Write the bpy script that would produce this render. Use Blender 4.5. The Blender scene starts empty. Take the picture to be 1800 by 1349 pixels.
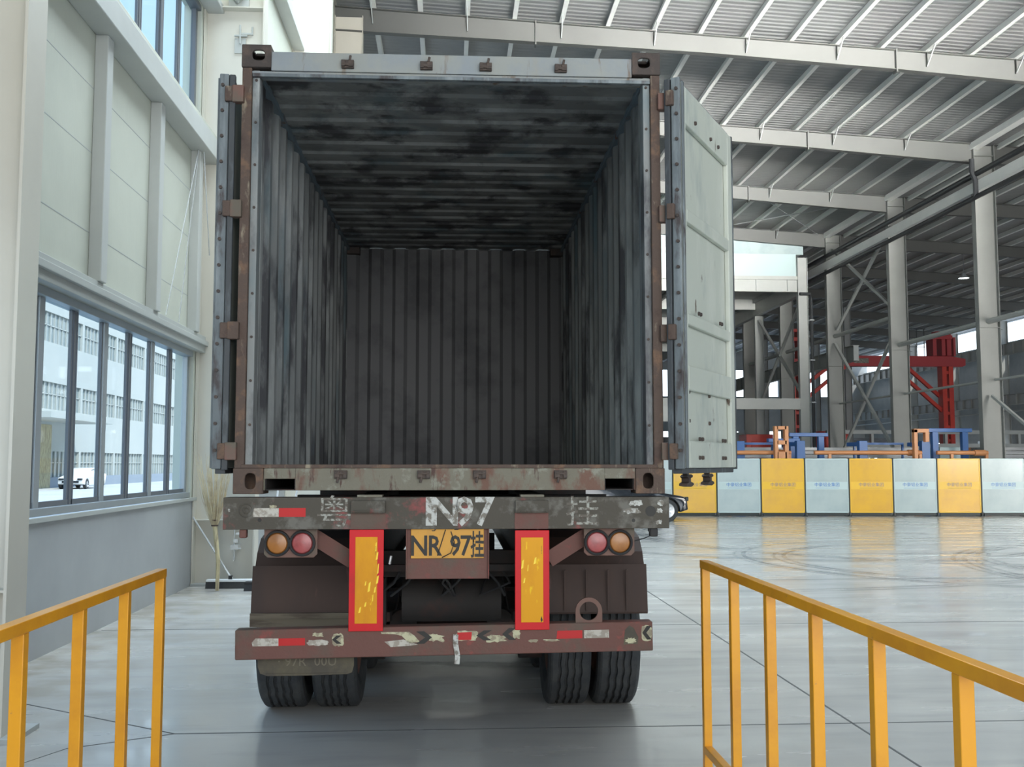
import bpy, math, random
from mathutils import Vector, Matrix
from math import sin, cos, tan, pi, radians, sqrt, atan2
random.seed(7)
SC = bpy.context.scene
COL = SC.collection

# ------------------------------------------------------------------ camera
FPX, CZ = 1800.0, 1.68
YAW, PIT = radians(3.5), radians(4.48)
cam_d = bpy.data.cameras.new('camera')
cam_d.sensor_fit = 'HORIZONTAL'; cam_d.sensor_width = 36.0; cam_d.lens = 36.0 * FPX / 1800.0
cam_d.clip_start = 0.05; cam_d.clip_end = 600
cam = bpy.data.objects.new('camera', cam_d); COL.objects.link(cam)
cam.location = (0, 0, CZ); cam.rotation_euler = (pi/2 + PIT, 0, -YAW)
SC.camera = cam

# ------------------------------------------------------------------ view, world, sun, fill lamps
SC.view_settings.view_transform = 'Standard'; SC.view_settings.look = 'None'
SC.view_settings.gamma = 1.0; SC.view_settings.use_curve_mapping = False
SC.view_settings.exposure = 0.24
w = bpy.data.worlds.new('sky'); SC.world = w; w.use_nodes = True
wn = w.node_tree; wn.nodes.clear()
wo = wn.nodes.new('ShaderNodeOutputWorld'); wb = wn.nodes.new('ShaderNodeBackground')
tc = wn.nodes.new('ShaderNodeTexCoord'); sx = wn.nodes.new('ShaderNodeSeparateXYZ')
rp = wn.nodes.new('ShaderNodeValToRGB')
wn.links.new(tc.outputs['Generated'], sx.inputs[0]); wn.links.new(sx.outputs['Z'], rp.inputs[0])
rp.color_ramp.elements[0].position = 0.0; rp.color_ramp.elements[0].color = (0.85, 0.93, 1.0, 1)
rp.color_ramp.elements[1].position = 0.62; rp.color_ramp.elements[1].color = (0.34, 0.58, 0.95, 1)
e_ = rp.color_ramp.elements.new(0.30); e_.color = (0.185, 0.265, 0.36, 1)
e_ = rp.color_ramp.elements.new(0.48); e_.color = (0.19, 0.29, 0.42, 1)
wn.links.new(rp.outputs[0], wb.inputs['Color']); wb.inputs['Strength'].default_value = 3.0
wn.links.new(wb.outputs[0], wo.inputs[0])
sd = bpy.data.lights.new('sun', 'SUN'); sd.energy = 5.0; sd.angle = radians(1.0); sd.color = (1.0, 0.96, 0.9)
so = bpy.data.objects.new('sun', sd); COL.objects.link(so)
so.rotation_euler = Vector((-0.55, 0.35, -0.95)).to_track_quat('-Z', 'Y').to_euler()
def area(name, loc, direction, sx_, sy_, power, color=(1, 1, 1)):
    d = bpy.data.lights.new(name, 'AREA'); d.shape = 'RECTANGLE'; d.size = sx_; d.size_y = sy_
    d.energy = power; d.color = color
    o = bpy.data.objects.new(name, d); COL.objects.link(o); o.location = loc
    o.rotation_euler = Vector(direction).to_track_quat('-Z', 'Z').to_euler()
    return o
# added fill lamp behind the viewer, aimed up to brighten the roof
gd = area('roof_fill', (12, -24, 5.0), (-0.02, 1, 0.19), 16, 8, 3100, (1.0, 0.99, 0.96))
gd.data.spread = radians(22)
# added overhead fill lamp under the closed roof, just ahead of the viewer
area('overhead_fill', (1.5, 15.5, 14.0), (-0.02, -0.02, -1), 9, 15, 2850, (0.77, 0.91, 1.0))
side = area('side_fill', (26, 12, 4.5), (-0.22, 1, 0.02), 7, 6, 1500, (1.0, 0.98, 0.94))  # added out of view in the dim bay to brighten fence and middle columns
side.data.spread = radians(110)
area('front_fill', (3, -14, 5.0), (0.0, 1, -0.05), 16, 8, 1700, (1.0, 0.97, 0.92))  # added lamp behind the viewer, soft frontal fill for trailer and railings

# ------------------------------------------------------------------ materials
def M(name, col, layers=(), rough=0.6, metal=0.0, bump=0.0, bsc=30.0, bstretch=(1, 1, 1), rvar=0.0, spec=0.5, coat=0.0):
    """layers: (colour, scale, lo, hi, stretch) each mixed over the last by its own noise"""
    m = bpy.data.materials.new(name); m.use_nodes = True
    nt = m.node_tree; b = nt.nodes['Principled BSDF']; L = nt.links
    b.inputs['Roughness'].default_value = rough; b.inputs['Metallic'].default_value = metal
    b.inputs['Specular IOR Level'].default_value = spec
    if coat: b.inputs['Coat Weight'].default_value = coat
    b.inputs['Base Color'].default_value = (*col, 1)
    if not layers and not bump and not rvar: return m
    t = nt.nodes.new('ShaderNodeTexCoord'); prev = None
    for i, (c2, sc, lo, hi, st) in enumerate(layers):
        mp = nt.nodes.new('ShaderNodeMapping'); mp.inputs['Scale'].default_value = st
        mp.inputs['Location'].default_value = (i * 3.7, i * 1.3, i * 2.1)
        L.new(t.outputs['Object'], mp.inputs[0])
        n = nt.nodes.new('ShaderNodeTexNoise'); n.inputs['Scale'].default_value = sc
        n.inputs['Detail'].default_value = 7; n.inputs['Roughness'].default_value = 0.62
        L.new(mp.outputs[0], n.inputs['Vector'])
        r = nt.nodes.new('ShaderNodeMapRange'); r.inputs['From Min'].default_value = lo
        r.inputs['From Max'].default_value = hi; L.new(n.outputs['Fac'], r.inputs['Value'])
        x = nt.nodes.new('ShaderNodeMix'); x.data_type = 'RGBA'
        L.new(r.outputs[0], x.inputs['Factor'])
        if prev is None: x.inputs['A'].default_value = (*col, 1)
        else: L.new(prev, x.inputs['A'])
        x.inputs['B'].default_value = (*c2, 1); prev = x.outputs['Result']
    if prev is not None: L.new(prev, b.inputs['Base Color'])
    if bump or rvar:
        mp = nt.nodes.new('ShaderNodeMapping'); mp.inputs['Scale'].default_value = bstretch
        L.new(t.outputs['Object'], mp.inputs[0])
        n = nt.nodes.new('ShaderNodeTexNoise'); n.inputs['Scale'].default_value = bsc; n.inputs['Detail'].default_value = 5
        L.new(mp.outputs[0], n.inputs['Vector'])
        if bump:
            bp = nt.nodes.new('ShaderNodeBump'); bp.inputs['Strength'].default_value = bump; bp.inputs['Distance'].default_value = 0.01
            L.new(n.outputs['Fac'], bp.inputs['Height']); L.new(bp.outputs[0], b.inputs['Normal'])
        if rvar:
            r = nt.nodes.new('ShaderNodeMapRange'); r.inputs['From Min'].default_value = 0.3; r.inputs['From Max'].default_value = 0.55
            r.inputs['To Min'].default_value = max(0.02, rough - rvar); r.inputs['To Max'].default_value = min(1, rough + rvar)
            L.new(n.outputs['Fac'], r.inputs['Value']); L.new(r.outputs[0], b.inputs['Roughness'])
    return m
def glassmat(name, tint, gloss=0.12):
    m = bpy.data.materials.new(name); m.use_nodes = True; nt = m.node_tree; nt.nodes.clear()
    o = nt.nodes.new('ShaderNodeOutputMaterial'); a = nt.nodes.new('ShaderNodeBsdfTransparent'); a.inputs[0].default_value = (*tint, 1)
    g = nt.nodes.new('ShaderNodeBsdfGlossy'); g.inputs['Roughness'].default_value = 0.03
    x = nt.nodes.new('ShaderNodeMixShader'); x.inputs[0].default_value = 0.05
    nt.links.new(a.outputs[0], x.inputs[1]); nt.links.new(g.outputs[0], x.inputs[2]); nt.links.new(x.outputs[0], o.inputs[0])
    return m
def worn_paint(name, col, under, sc=18, lo=0.45, hi=0.55, rough=0.7, stretch=(1, 1, 1)):
    return M(name, col, [(under, sc, lo, hi, stretch)], rough=rough)

S1 = (1, 1, 1)
mt = {}
mt['steel_cream'] = M('cream painted steel', (0.64, 0.61, 0.53), [((0.58, 0.55, 0.48), 0.6, 0.42, 0.75, S1)], rough=0.45)
mt['steel_white'] = M('light grey painted steel', (0.46, 0.475, 0.45), [((0.40, 0.41, 0.39), 0.6, 0.42, 0.75, S1)], rough=0.45)
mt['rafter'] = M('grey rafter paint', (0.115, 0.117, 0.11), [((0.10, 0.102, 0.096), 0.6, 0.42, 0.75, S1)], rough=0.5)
mt['steel_mid'] = M('mid grey column paint', (0.26, 0.265, 0.248), [((0.22, 0.225, 0.212), 0.6, 0.42, 0.75, S1)], rough=0.5)
mt['steel_grey'] = M('grey painted steel', (0.42, 0.44, 0.43), [((0.34, 0.36, 0.36), 0.8, 0.4, 0.7, S1)], rough=0.5)
mt['purlin'] = M('white galvanised steel', (0.92, 0.93, 0.89), [((0.86, 0.87, 0.84), 2.0, 0.45, 0.75, S1)], rough=0.4)
mt['deck'] = M('grey roof sheet', (0.34, 0.345, 0.34), [((0.29, 0.295, 0.295), 0.35, 0.42, 0.7, S1)], rough=0.5)
mt['wall_panel'] = M('pale wall panel', (0.54, 0.55, 0.47), [((0.48, 0.49, 0.42), 0.7, 0.42, 0.7, S1)], rough=0.5, bump=0.12, bsc=60, bstretch=(1, 1, 0.01))
mt['wall_low'] = M('grey plinth wall', (0.40, 0.415, 0.42), [((0.35, 0.36, 0.37), 0.8, 0.4, 0.7, S1)], rough=0.45)
mt['box_grey'] = M('grey box steel', (0.50, 0.51, 0.485), [((0.45, 0.46, 0.44), 1.2, 0.4, 0.7, S1)], rough=0.4)
mt['alu_dark'] = M('dark window aluminium', (0.12, 0.13, 0.145), rough=0.4)
mt['alu'] = M('grey window aluminium', (0.33, 0.36, 0.38), rough=0.35, metal=0.3)
mt['glass'] = glassmat('window glass', (0.93, 0.97, 0.97))
mt['black'] = M('black rubber', (0.02, 0.02, 0.022), [((0.04, 0.038, 0.036), 6, 0.4, 0.7, S1)], rough=0.75)
mt['pipe_black'] = M('black pipe', (0.03, 0.032, 0.035), rough=0.5)
mt['tyre'] = M('dusty tyre rubber', (0.030, 0.033, 0.036), [((0.055, 0.056, 0.054), 9, 0.42, 0.68, S1)], rough=0.8, bump=0.3, bsc=60)
mt['rust'] = M('rusty brown steel', (0.095, 0.064, 0.050), [((0.18, 0.105, 0.065), 9, 0.52, 0.66, S1), ((0.30, 0.25, 0.18), 14, 0.58, 0.68, (1, 1, .25)), ((0.06, 0.035, 0.03), 5, 0.55, 0.7, S1)], rough=0.8, bump=0.4, bsc=60)
mt['casting'] = M('dark rusty casting', (0.060, 0.046, 0.040), [((0.10, 0.07, 0.055), 10, 0.5, 0.68, S1)], rough=0.75, bump=0.4, bsc=50)
mt['sill'] = M('scraped sill paint', (0.18, 0.165, 0.125), [((0.16, 0.085, 0.06), 7, 0.50, 0.60, (1, 1, .5)), ((0.25, 0.25, 0.20), 9, 0.56, 0.64, S1), ((0.09, 0.05, 0.04), 22, 0.60, 0.68, (1, 1, .2))], rough=0.75, bump=0.3, bsc=50)
mt['header'] = M('weathered header paint', (0.29, 0.30, 0.28), [((0.25, 0.275, 0.29), 2.5, 0.45, 0.6, S1), ((0.16, 0.11, 0.075), 10, 0.57, 0.66, (1, 1, .2)), ((0.30, 0.29, 0.25), 5, 0.56, 0.7, (1, 1, .3))], rough=0.65, bump=0.2, bsc=40)
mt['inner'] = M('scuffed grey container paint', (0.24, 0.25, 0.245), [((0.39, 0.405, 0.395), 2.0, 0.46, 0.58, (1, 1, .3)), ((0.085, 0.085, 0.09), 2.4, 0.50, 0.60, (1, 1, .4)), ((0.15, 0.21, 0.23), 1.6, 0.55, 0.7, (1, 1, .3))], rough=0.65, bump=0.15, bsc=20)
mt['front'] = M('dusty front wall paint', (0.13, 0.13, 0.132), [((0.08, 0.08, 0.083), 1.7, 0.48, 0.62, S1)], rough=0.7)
mt['outer'] = M('container outer paint', (0.20, 0.26, 0.30), [((0.2, 0.1, 0.06), 5, 0.58, 0.68, S1)], rough=0.6)
mt['planks'] = M('container floor planks', (0.12, 0.09, 0.07), [((0.07, 0.05, 0.04), 3, 0.4, 0.6, (4, .4, 1))], rough=0.8)
mt['door'] = M('pale green grey door paint', (0.47, 0.50, 0.44), [((0.55, 0.57, 0.51), 2.2, 0.48, 0.62, (1, 1, .3)), ((0.36, 0.40, 0.37), 3, 0.55, 0.68, (1, 1, .4)), ((0.10, 0.07, 0.05), 13, 0.66, 0.70, (1, 1, .3))], rough=0.6, bump=0.15, bsc=30)
mt['door_edge'] = M('dirty door edge', (0.13, 0.15, 0.16), [((0.24, 0.27, 0.28), 6, 0.5, 0.62, (1, 1, .15)), ((0.06, 0.05, 0.05), 9, 0.52, 0.64, (1, 1, .3))], rough=0.7)
mt['gasket'] = M('door gasket', (0.045, 0.05, 0.055), [((0.12, 0.14, 0.15), 9, 0.55, 0.66, (1, 1, .2))], rough=0.6)
mt['beam'] = M('grimy trailer paint', (0.074, 0.064, 0.049), [((0.24, 0.065, 0.06), 3.2, 0.54, 0.60, S1), ((0.15, 0.14, 0.12), 8, 0.52, 0.64, S1)], rough=0.75, bump=0.25, bsc=40)
mt['bumper'] = M('maroon bumper paint', (0.15, 0.064, 0.05), [((0.115, 0.080, 0.06), 3.0, 0.50, 0.62, S1), ((0.26, 0.06, 0.05), 6, 0.60, 0.68, S1)], rough=0.7, bump=0.25, bsc=40)
mt['guard'] = M('brown mudguard', (0.056, 0.031, 0.023), [((0.042, 0.025, 0.020), 2.0, 0.45, 0.62, (1, 1, .3)), ((0.13, 0.06, 0.05), 7, 0.62, 0.72, (1, 1, .2))], rough=0.7)
mt['chassis'] = M('dark oily chassis', (0.03, 0.026, 0.024), [((0.06, 0.03, 0.025), 4, 0.5, 0.65, S1)], rough=0.8)
mt['board'] = M('grey weathered board', (0.15, 0.125, 0.09), [((0.08, 0.06, 0.045), 6, 0.5, 0.62, (.3, 1, 3))], rough=0.85)
mt['flap'] = M('dusty mud flap', (0.12, 0.105, 0.07), [((0.08, 0.07, 0.055), 5, 0.45, 0.6, S1)], rough=0.85)
mt['flap_text'] = M('embossed flap lettering', (0.17, 0.15, 0.11), rough=0.85)
mt['red'] = M('reflective red', (0.60, 0.015, 0.02), [((0.48, 0.02, 0.02), 6, 0.55, 0.7, S1)], rough=0.45, spec=0.25)
mt['yellow'] = M('reflective amber yellow', (0.74, 0.33, 0.004), [((0.62, 0.24, 0.008), 3, 0.45, 0.62, (1, 1, .4)), ((0.85, 0.52, 0.01), 9, 0.62, 0.66, (3, 1, 1))], rough=0.45, spec=0.25)
mt['scratch'] = M('bright yellow scratch', (0.95, 0.68, 0.03), rough=0.4)
mt['plate'] = M('yellow number plate', (0.62, 0.30, 0.03), [((0.45, 0.22, 0.03), 5, 0.5, 0.66, S1)], rough=0.5)
mt['ink'] = M('black lettering', (0.02, 0.018, 0.015), rough=0.6)
mt['lamp_amber'] = M('amber lens', (0.36, 0.14, 0.03), [((0.28, 0.11, 0.03), 12, 0.45, 0.6, S1)], rough=0.3)
mt['lamp_red'] = M('dusty red lens', (0.38, 0.08, 0.08), [((0.28, 0.06, 0.06), 14, 0.45, 0.6, S1)], rough=0.3)
mt['lamp_plate'] = M('brown lamp plate', (0.17, 0.09, 0.07), [((0.12, 0.10, 0.075), 4, 0.48, 0.6, S1)], rough=0.7)
mt['tape_white'] = worn_paint('dirty white tape', (0.52, 0.49, 0.43), (0.33, 0.29, 0.24), sc=25)
mt['tape_red'] = M('red tape', (0.50, 0.022, 0.022), rough=0.5, spec=0.3)
mt['flake'] = worn_paint('peeling cream film', (0.52, 0.50, 0.33), (0.30, 0.26, 0.18), sc=20)
mt['paint_white'] = worn_paint('worn white paint', (0.52, 0.52, 0.49), (0.19, 0.17, 0.14), sc=22, lo=0.46, hi=0.56)
mt['paint_faint'] = worn_paint('faint white paint', (0.34, 0.34, 0.30), (0.12, 0.10, 0.08), sc=30, lo=0.44, hi=0.54)
mt['rail'] = M('orange yellow railing paint', (0.80, 0.35, 0.014), [((0.70, 0.29, 0.014), 3, 0.45, 0.62, S1), ((0.40, 0.20, 0.10), 24, 0.68, 0.74, S1)], rough=0.32)
mt['fence_yellow'] = M('yellow fence sheet', (0.74, 0.42, 0.04), [((0.68, 0.38, 0.05), 1.2, 0.45, 0.6, S1)], rough=0.25)
mt['fence_white'] = M('pale fence sheet', (0.42, 0.50, 0.50), [((0.37, 0.45, 0.46), 1.2, 0.45, 0.6, S1)], rough=0.25)
mt['fence_band_y'] = M('yellow lettering band', (0.80, 0.48, 0.03), rough=0.35)
mt['fence_band_w'] = M('pale lettering band', (0.48, 0.60, 0.60), rough=0.35)
mt['fence_post'] = M('black fence post', (0.012, 0.02, 0.02), rough=0.5)
mt['blue_text'] = M('blue lettering', (0.03, 0.16, 0.50), rough=0.5)
mt['dark_text'] = M('grey blue lettering', (0.20, 0.16, 0.24), rough=0.5)
mt['gantry'] = M('red crane paint', (0.62, 0.05, 0.03), [((0.52, 0.04, 0.03), 1.0, 0.45, 0.6, S1)], rough=0.4)
mt['gantry_dark'] = M('dark red girder paint', (0.42, 0.04, 0.045), rough=0.45)
mt['blue'] = M('blue machine paint', (0.02, 0.11, 0.33), rough=0.4)
mt['orange'] = M('orange machine paint', (0.62, 0.27, 0.11), rough=0.45)
mt['straw'] = M('straw bristle', (0.68, 0.58, 0.38), [((0.52, 0.42, 0.28), 8, 0.45, 0.6, S1)], rough=0.8)
mt['wood'] = M('pale broom wood', (0.58, 0.50, 0.30), [((0.3, 0.24, 0.15), 6, 0.45, 0.6, (4, 4, .5))], rough=0.7)
mt['bright_metal'] = M('bright metal tube', (0.75, 0.77, 0.78), rough=0.25, metal=0.6)
mt['white_tube'] = M('white tube', (0.78, 0.80, 0.82), rough=0.35)
mt['car_black'] = M('dark car paint', (0.014, 0.018, 0.024), rough=0.18, coat=0.6)
mt['car_white'] = M('white car paint', (0.75, 0.76, 0.78), rough=0.2, coat=0.5)
mt['car_glass'] = M('tinted car glass', (0.02, 0.025, 0.03), rough=0.05)
mt['rim'] = M('alloy rim', (0.50, 0.51, 0.52), rough=0.3, metal=0.7)
mt['facade'] = M('pale facade sheet', (0.47, 0.48, 0.45), [((0.42, 0.44, 0.42), 0.2, 0.4, 0.7, S1)], rough=0.6)
mt['facade_low'] = M('grey facade plinth', (0.26, 0.30, 0.36), rough=0.7)
mt['facade_glass'] = M('facade glazing', (0.20, 0.24, 0.24), [((0.36, 0.38, 0.37), 0.9, 0.5, 0.6, (1, 3, .2))], rough=0.3)
mt['apron'] = M('outdoor concrete', (0.44, 0.44, 0.42), [((0.38, 0.38, 0.37), 0.3, 0.4, 0.65, S1)], rough=0.8)
mt['stock'] = M('stacked aluminium stock', (0.22, 0.23, 0.24), [((0.36, 0.37, 0.37), 14, 0.5, 0.6, (.05, 1, 1))], rough=0.4, metal=0.4)
mt['sign_blue'] = M('blue column sign', (0.05, 0.25, 0.68), rough=0.4)
mt['joint'] = M('dark floor joint', (0.10, 0.10, 0.10), rough=0.9)

def floor_material():
    m = bpy.data.materials.new('polished concrete floor'); m.use_nodes = True; nt = m.node_tree; L = nt.links
    b = nt.nodes['Principled BSDF']; t = nt.nodes.new('ShaderNodeTexCoord')
    def noise(sc, st, det=6):
        mp = nt.nodes.new('ShaderNodeMapping'); mp.inputs['Scale'].default_value = st; L.new(t.outputs['Object'], mp.inputs[0])
        n = nt.nodes.new('ShaderNodeTexNoise'); n.inputs['Scale'].default_value = sc; n.inputs['Detail'].default_value = det
        L.new(mp.outputs[0], n.inputs['Vector']); return n.outputs['Fac']
    def mr(v, a, b_, c, d):
        r = nt.nodes.new('ShaderNodeMapRange'); r.inputs['From Min'].default_value = a; r.inputs['From Max'].default_value = b_
        r.inputs['To Min'].default_value = c; r.inputs['To Max'].default_value = d; L.new(v, r.inputs['Value']); return r.outputs[0]
    def mix(f, a, b_):
        x = nt.nodes.new('ShaderNodeMix'); x.data_type = 'RGBA'; L.new(f, x.inputs['Factor'])
        if isinstance(a, tuple): x.inputs['A'].default_value = (*a, 1)
        else: L.new(a, x.inputs['A'])
        x.inputs['B'].default_value = (*b_, 1); return x.outputs['Result']
    def math_(op, a, b_=None):
        n = nt.nodes.new('ShaderNodeMath'); n.operation = op
        for i, v in enumerate((a, b_)):
            if v is None: continue
            if isinstance(v, (int, float)): n.inputs[i].default_value = v
            else: L.new(v, n.inputs[i])
        return n.outputs[0]
    c = mix(mr(noise(0.5, (1, 1, 1)), 0.4, 0.65, 0, 1), (0.54, 0.522, 0.49), (0.46, 0.45, 0.43))
    c = mix(mr(noise(3, (.35, 1.6, 1)), 0.52, 0.75, 0, 0.6), c, (0.38, 0.38, 0.37))
    # tyre scrub marks: arcs of rings left on the floor
    sp = nt.nodes.new('ShaderNodeSeparateXYZ'); L.new(t.outputs['Object'], sp.inputs[0])
    tot = None
    for (cx, cy, r0, wd, ax, ay) in MARKS:
        dx = math_('SUBTRACT', sp.outputs['X'], cx); dy = math_('SUBTRACT', sp.outputs['Y'], cy)
        d = math_('SQRT', math_('ADD', math_('MULTIPLY', dx, dx), math_('MULTIPLY', dy, dy)))
        band = mr(math_('ABSOLUTE', math_('SUBTRACT', d, r0)), wd * 0.55, wd, 1, 0)
        rib = mr(math_('SINE', math_('MULTIPLY', d, 34.0)), -0.2, 0.6, 0.35, 1)
        side = mr(math_('ADD', math_('MULTIPLY', dx, ax), math_('MULTIPLY', dy, ay)), -0.3 * r0, 0.7 * r0, 0, 1)
        v = math_('MULTIPLY', math_('MULTIPLY', band, rib), side)
        tot = v if tot is None else math_('MAXIMUM', tot, v)
    tot = math_('MULTIPLY', tot, mr(noise(1.3, (1, 1, 1)), 0.34, 0.56, 0.25, 0.95))
    c = mix(tot, c, (0.17, 0.175, 0.18))
    # dirt near the wall foot
    dirt = math_('MULTIPLY', mr(sp.outputs['X'], -3.6, -1.9, 1, 0), mr(noise(2.2, (1, 1, 1)), 0.42, 0.62, 0, 0.75))
    c = mix(dirt, c, (0.30, 0.26, 0.20))
    L.new(c, b.inputs['Base Color'])
    L.new(mr(noise(2.0, (.25, 1.4, 1)), 0.35, 0.65, 0.12, 0.30), b.inputs['Roughness'])
    b.inputs['Specular IOR Level'].default_value = 0.55
    bp = nt.nodes.new('ShaderNodeBump'); bp.inputs['Strength'].default_value = 0.06; bp.inputs['Distance'].default_value = 0.01
    L.new(noise(5, (.5, 1.5, 1)), bp.inputs['Height']); L.new(bp.outputs[0], b.inputs['Normal'])
    return m
MARKS = [(9.5, 17.5, 3.6, .22, -1, .2), (9.8, 17.8, 4.5, .2, -1, -.2), (15.0, 15.0, 6.5, .3, -1, .1), (14.2, 16.2, 5.0, .25, -1, .3),
         (11.2, 15.6, 0.7, .3, -.3, -1), (11.6, 15.9, 1.6, .3, -1, -.6), (7.6, 22.5, 5.0, .3, .2, -1), (12.5, 24, 8.0, .3, -.5, -.8), (4.0, 24, 10.5, .25, .9, -.3)]

# ------------------------------------------------------------------ mesh building
class MB:
    def __init__(s): s.v = []; s.f = []
    def add(s, vs, fs):
        n = len(s.v); s.v += [tuple(p) for p in vs]; s.f += [tuple(i + n for i in q) for q in fs]; return s
    def box(s, x0, x1, y0, y1, z0, z1):
        vs = [(x, y, z) for z in (z0, z1) for y in (y0, y1) for x in (x0, x1)]
        return s.add(vs, [(0, 2, 3, 1), (4, 5, 7, 6), (0, 1, 5, 4), (2, 6, 7, 3), (0, 4, 6, 2), (1, 3, 7, 5)])
    def cbox(s, c, d, rot=None):
        x, y, z = (k / 2 for k in d); vs = [Vector((a * x, b * y, e * z)) for e in (-1, 1) for b in (-1, 1) for a in (-1, 1)]
        if rot is not None: vs = [rot @ p for p in vs]
        return s.add([p + Vector(c) for p in vs], [(0, 2, 3, 1), (4, 5, 7, 6), (0, 1, 5, 4), (2, 6, 7, 3), (0, 4, 6, 2), (1, 3, 7, 5)])
    def bar(s, a, b, w_, h_=None, up=(0, 0, 1)):
        a, b = Vector(a), Vector(b); h_ = w_ if h_ is None else h_
        d = (b - a).normalized(); u = Vector(up)
        if abs(d.dot(u)) > 0.98: u = Vector((0, 1, 0))
        r = d.cross(u).normalized() * (w_ / 2); t = r.cross(d).normalized() * (h_ / 2)
        vs = [p + q for p in (a, b) for q in (-r - t, r - t, r + t, -r + t)]
        return s.add(vs, [(3, 2, 1, 0), (4, 5, 6, 7), (0, 1, 5, 4), (1, 2, 6, 5), (2, 3, 7, 6), (3, 0, 4, 7)])
    def tube(s, pts, r, n=12, r2=None, cap=True):
        pts = [Vector(p) for p in pts]; rings = []
        for i, p in enumerate(pts):
            d = ((pts[min(i + 1, len(pts) - 1)] - pts[max(i - 1, 0)])).normalized()
            u = Vector((0, 0, 1)) if abs(d.z) < 0.9 else Vector((0, 1, 0))
            a = d.cross(u).normalized(); b = a.cross(d).normalized()
            k = r if r2 is None else r + (r2 - r) * i / max(1, len(pts) - 1)
            rings.append([p + a * (k * cos(2 * pi * j / n)) + b * (k * sin(2 * pi * j / n)) for j in range(n)])
        vs = [p for q in rings for p in q]; fs = []
        for i in range(len(rings) - 1):
            for j in range(n):
                fs.append((i * n + j, i * n + (j + 1) % n, (i + 1) * n + (j + 1) % n, (i + 1) * n + j))
        if cap: fs += [tuple(range(n))[::-1], tuple((len(rings) - 1) * n + j for j in range(n))]
        return s.add(vs, fs)
    def prism(s, poly, a0, a1, axis='y', cap=True):
        """poly: 2-D outline; extruded along axis. axis x: (y,z); y: (x,z); z: (x,y)"""
        def mk(p, a): return {'x': (a, p[0], p[1]), 'y': (p[0], a, p[1]), 'z': (p[0], p[1], a)}[axis]
        n = len(poly); vs = [mk(p, a0) for p in poly] + [mk(p, a1) for p in poly]
        fs = [(i, (i + 1) % n, n + (i + 1) % n, n + i) for i in range(n)]
        if cap: fs += [tuple(range(n))[::-1], tuple(range(n, 2 * n))]
        return s.add(vs, fs)
    def lathe(s, prof, c, axis='x', n=40):
        """prof: (along, radius)"""
        c = Vector(c); vs = []; m_ = len(prof)
        for j in range(n):
            a = 2 * pi * j / n
            for (u, r) in prof:
                p = {'x': Vector((u, r * cos(a), r * sin(a))), 'y': Vector((r * cos(a), u, r * sin(a))), 'z': Vector((r * cos(a), r * sin(a), u))}[axis]
                vs.append(c + p)
        fs = [(j * m_ + i, j * m_ + i + 1, ((j + 1) % n) * m_ + i + 1, ((j + 1) % n) * m_ + i) for j in range(n) for i in range(m_ - 1)]
        return s.add(vs, fs)
    def holeplate(s, x0, x1, z0, z1, y0, y1, hx, hz, rx, rz, n=24, power=2.0):
        """plate in xz from y0 to y1 with a rounded hole"""
        cx, cz = hx, hz; inner = []; outer = []
        for j in range(n):
            a = 2 * pi * (j + .5) / n; ca, sa = cos(a), sin(a)
            k = (abs(ca) ** power + abs(sa) ** power) ** (-1 / power)
            inner.append((cx + rx * k * ca, cz + rz * k * sa))
            tx = ((x1 - cx) / ca if ca > 0 else (x0 - cx) / ca) if abs(ca) > 1e-6 else 1e9
            tz = ((z1 - cz) / sa if sa > 0 else (z0 - cz) / sa) if abs(sa) > 1e-6 else 1e9
            q = min(tx, tz); outer.append((cx + q * ca, cz + q * sa))
        # corners snapped
        for cxx, czz in ((x0, z0), (x1, z0), (x1, z1), (x0, z1)):
            j = min(range(n), key=lambda i: (outer[i][0] - cxx) ** 2 + (outer[i][1] - czz) ** 2); outer[j] = (cxx, czz)
        vs = [(p[0], y, p[1]) for y in (y0, y1) for ring in (outer, inner) for p in ring]; fs = []
        for j in range(n):
            k = (j + 1) % n
            fs += [(j, k, n + k, n + j), (2 * n + j, 3 * n + j, 3 * n + k, 2 * n + k), (n + j, n + k, 3 * n + k, 3 * n + j), (j, 2 * n + j, 2 * n + k, k)]
        return s.add(vs, fs)
    def obj(s, name, mat, parent=None, bevel=0.0, smooth=False, loc=None, rot=None):
        me = bpy.data.meshes.new(name); me.from_pydata(s.v, [], s.f); me.validate(); me.update()
        if smooth:
            for p in me.polygons: p.use_smooth = True
        me.materials.append(mat if not isinstance(mat, str) else mt[mat])
        o = bpy.data.objects.new(name, me); COL.objects.link(o)
        if parent is not None: o.parent = parent
        if loc: o.location = loc
        if rot: o.rotation_euler = rot
        import bmesh
        bm = bmesh.new(); bm.from_mesh(me); bmesh.ops.recalc_face_normals(bm, faces=bm.faces); bm.to_mesh(me); bm.free()
        if bevel:
            b = o.modifiers.new('bevel', 'BEVEL'); b.width = bevel; b.segments = 2; b.limit_method = 'ANGLE'; b.angle_limit = radians(40)
        if smooth:
            e = o.modifiers.new('edges', 'EDGE_SPLIT'); e.split_angle = radians(38)
        return o

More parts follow.
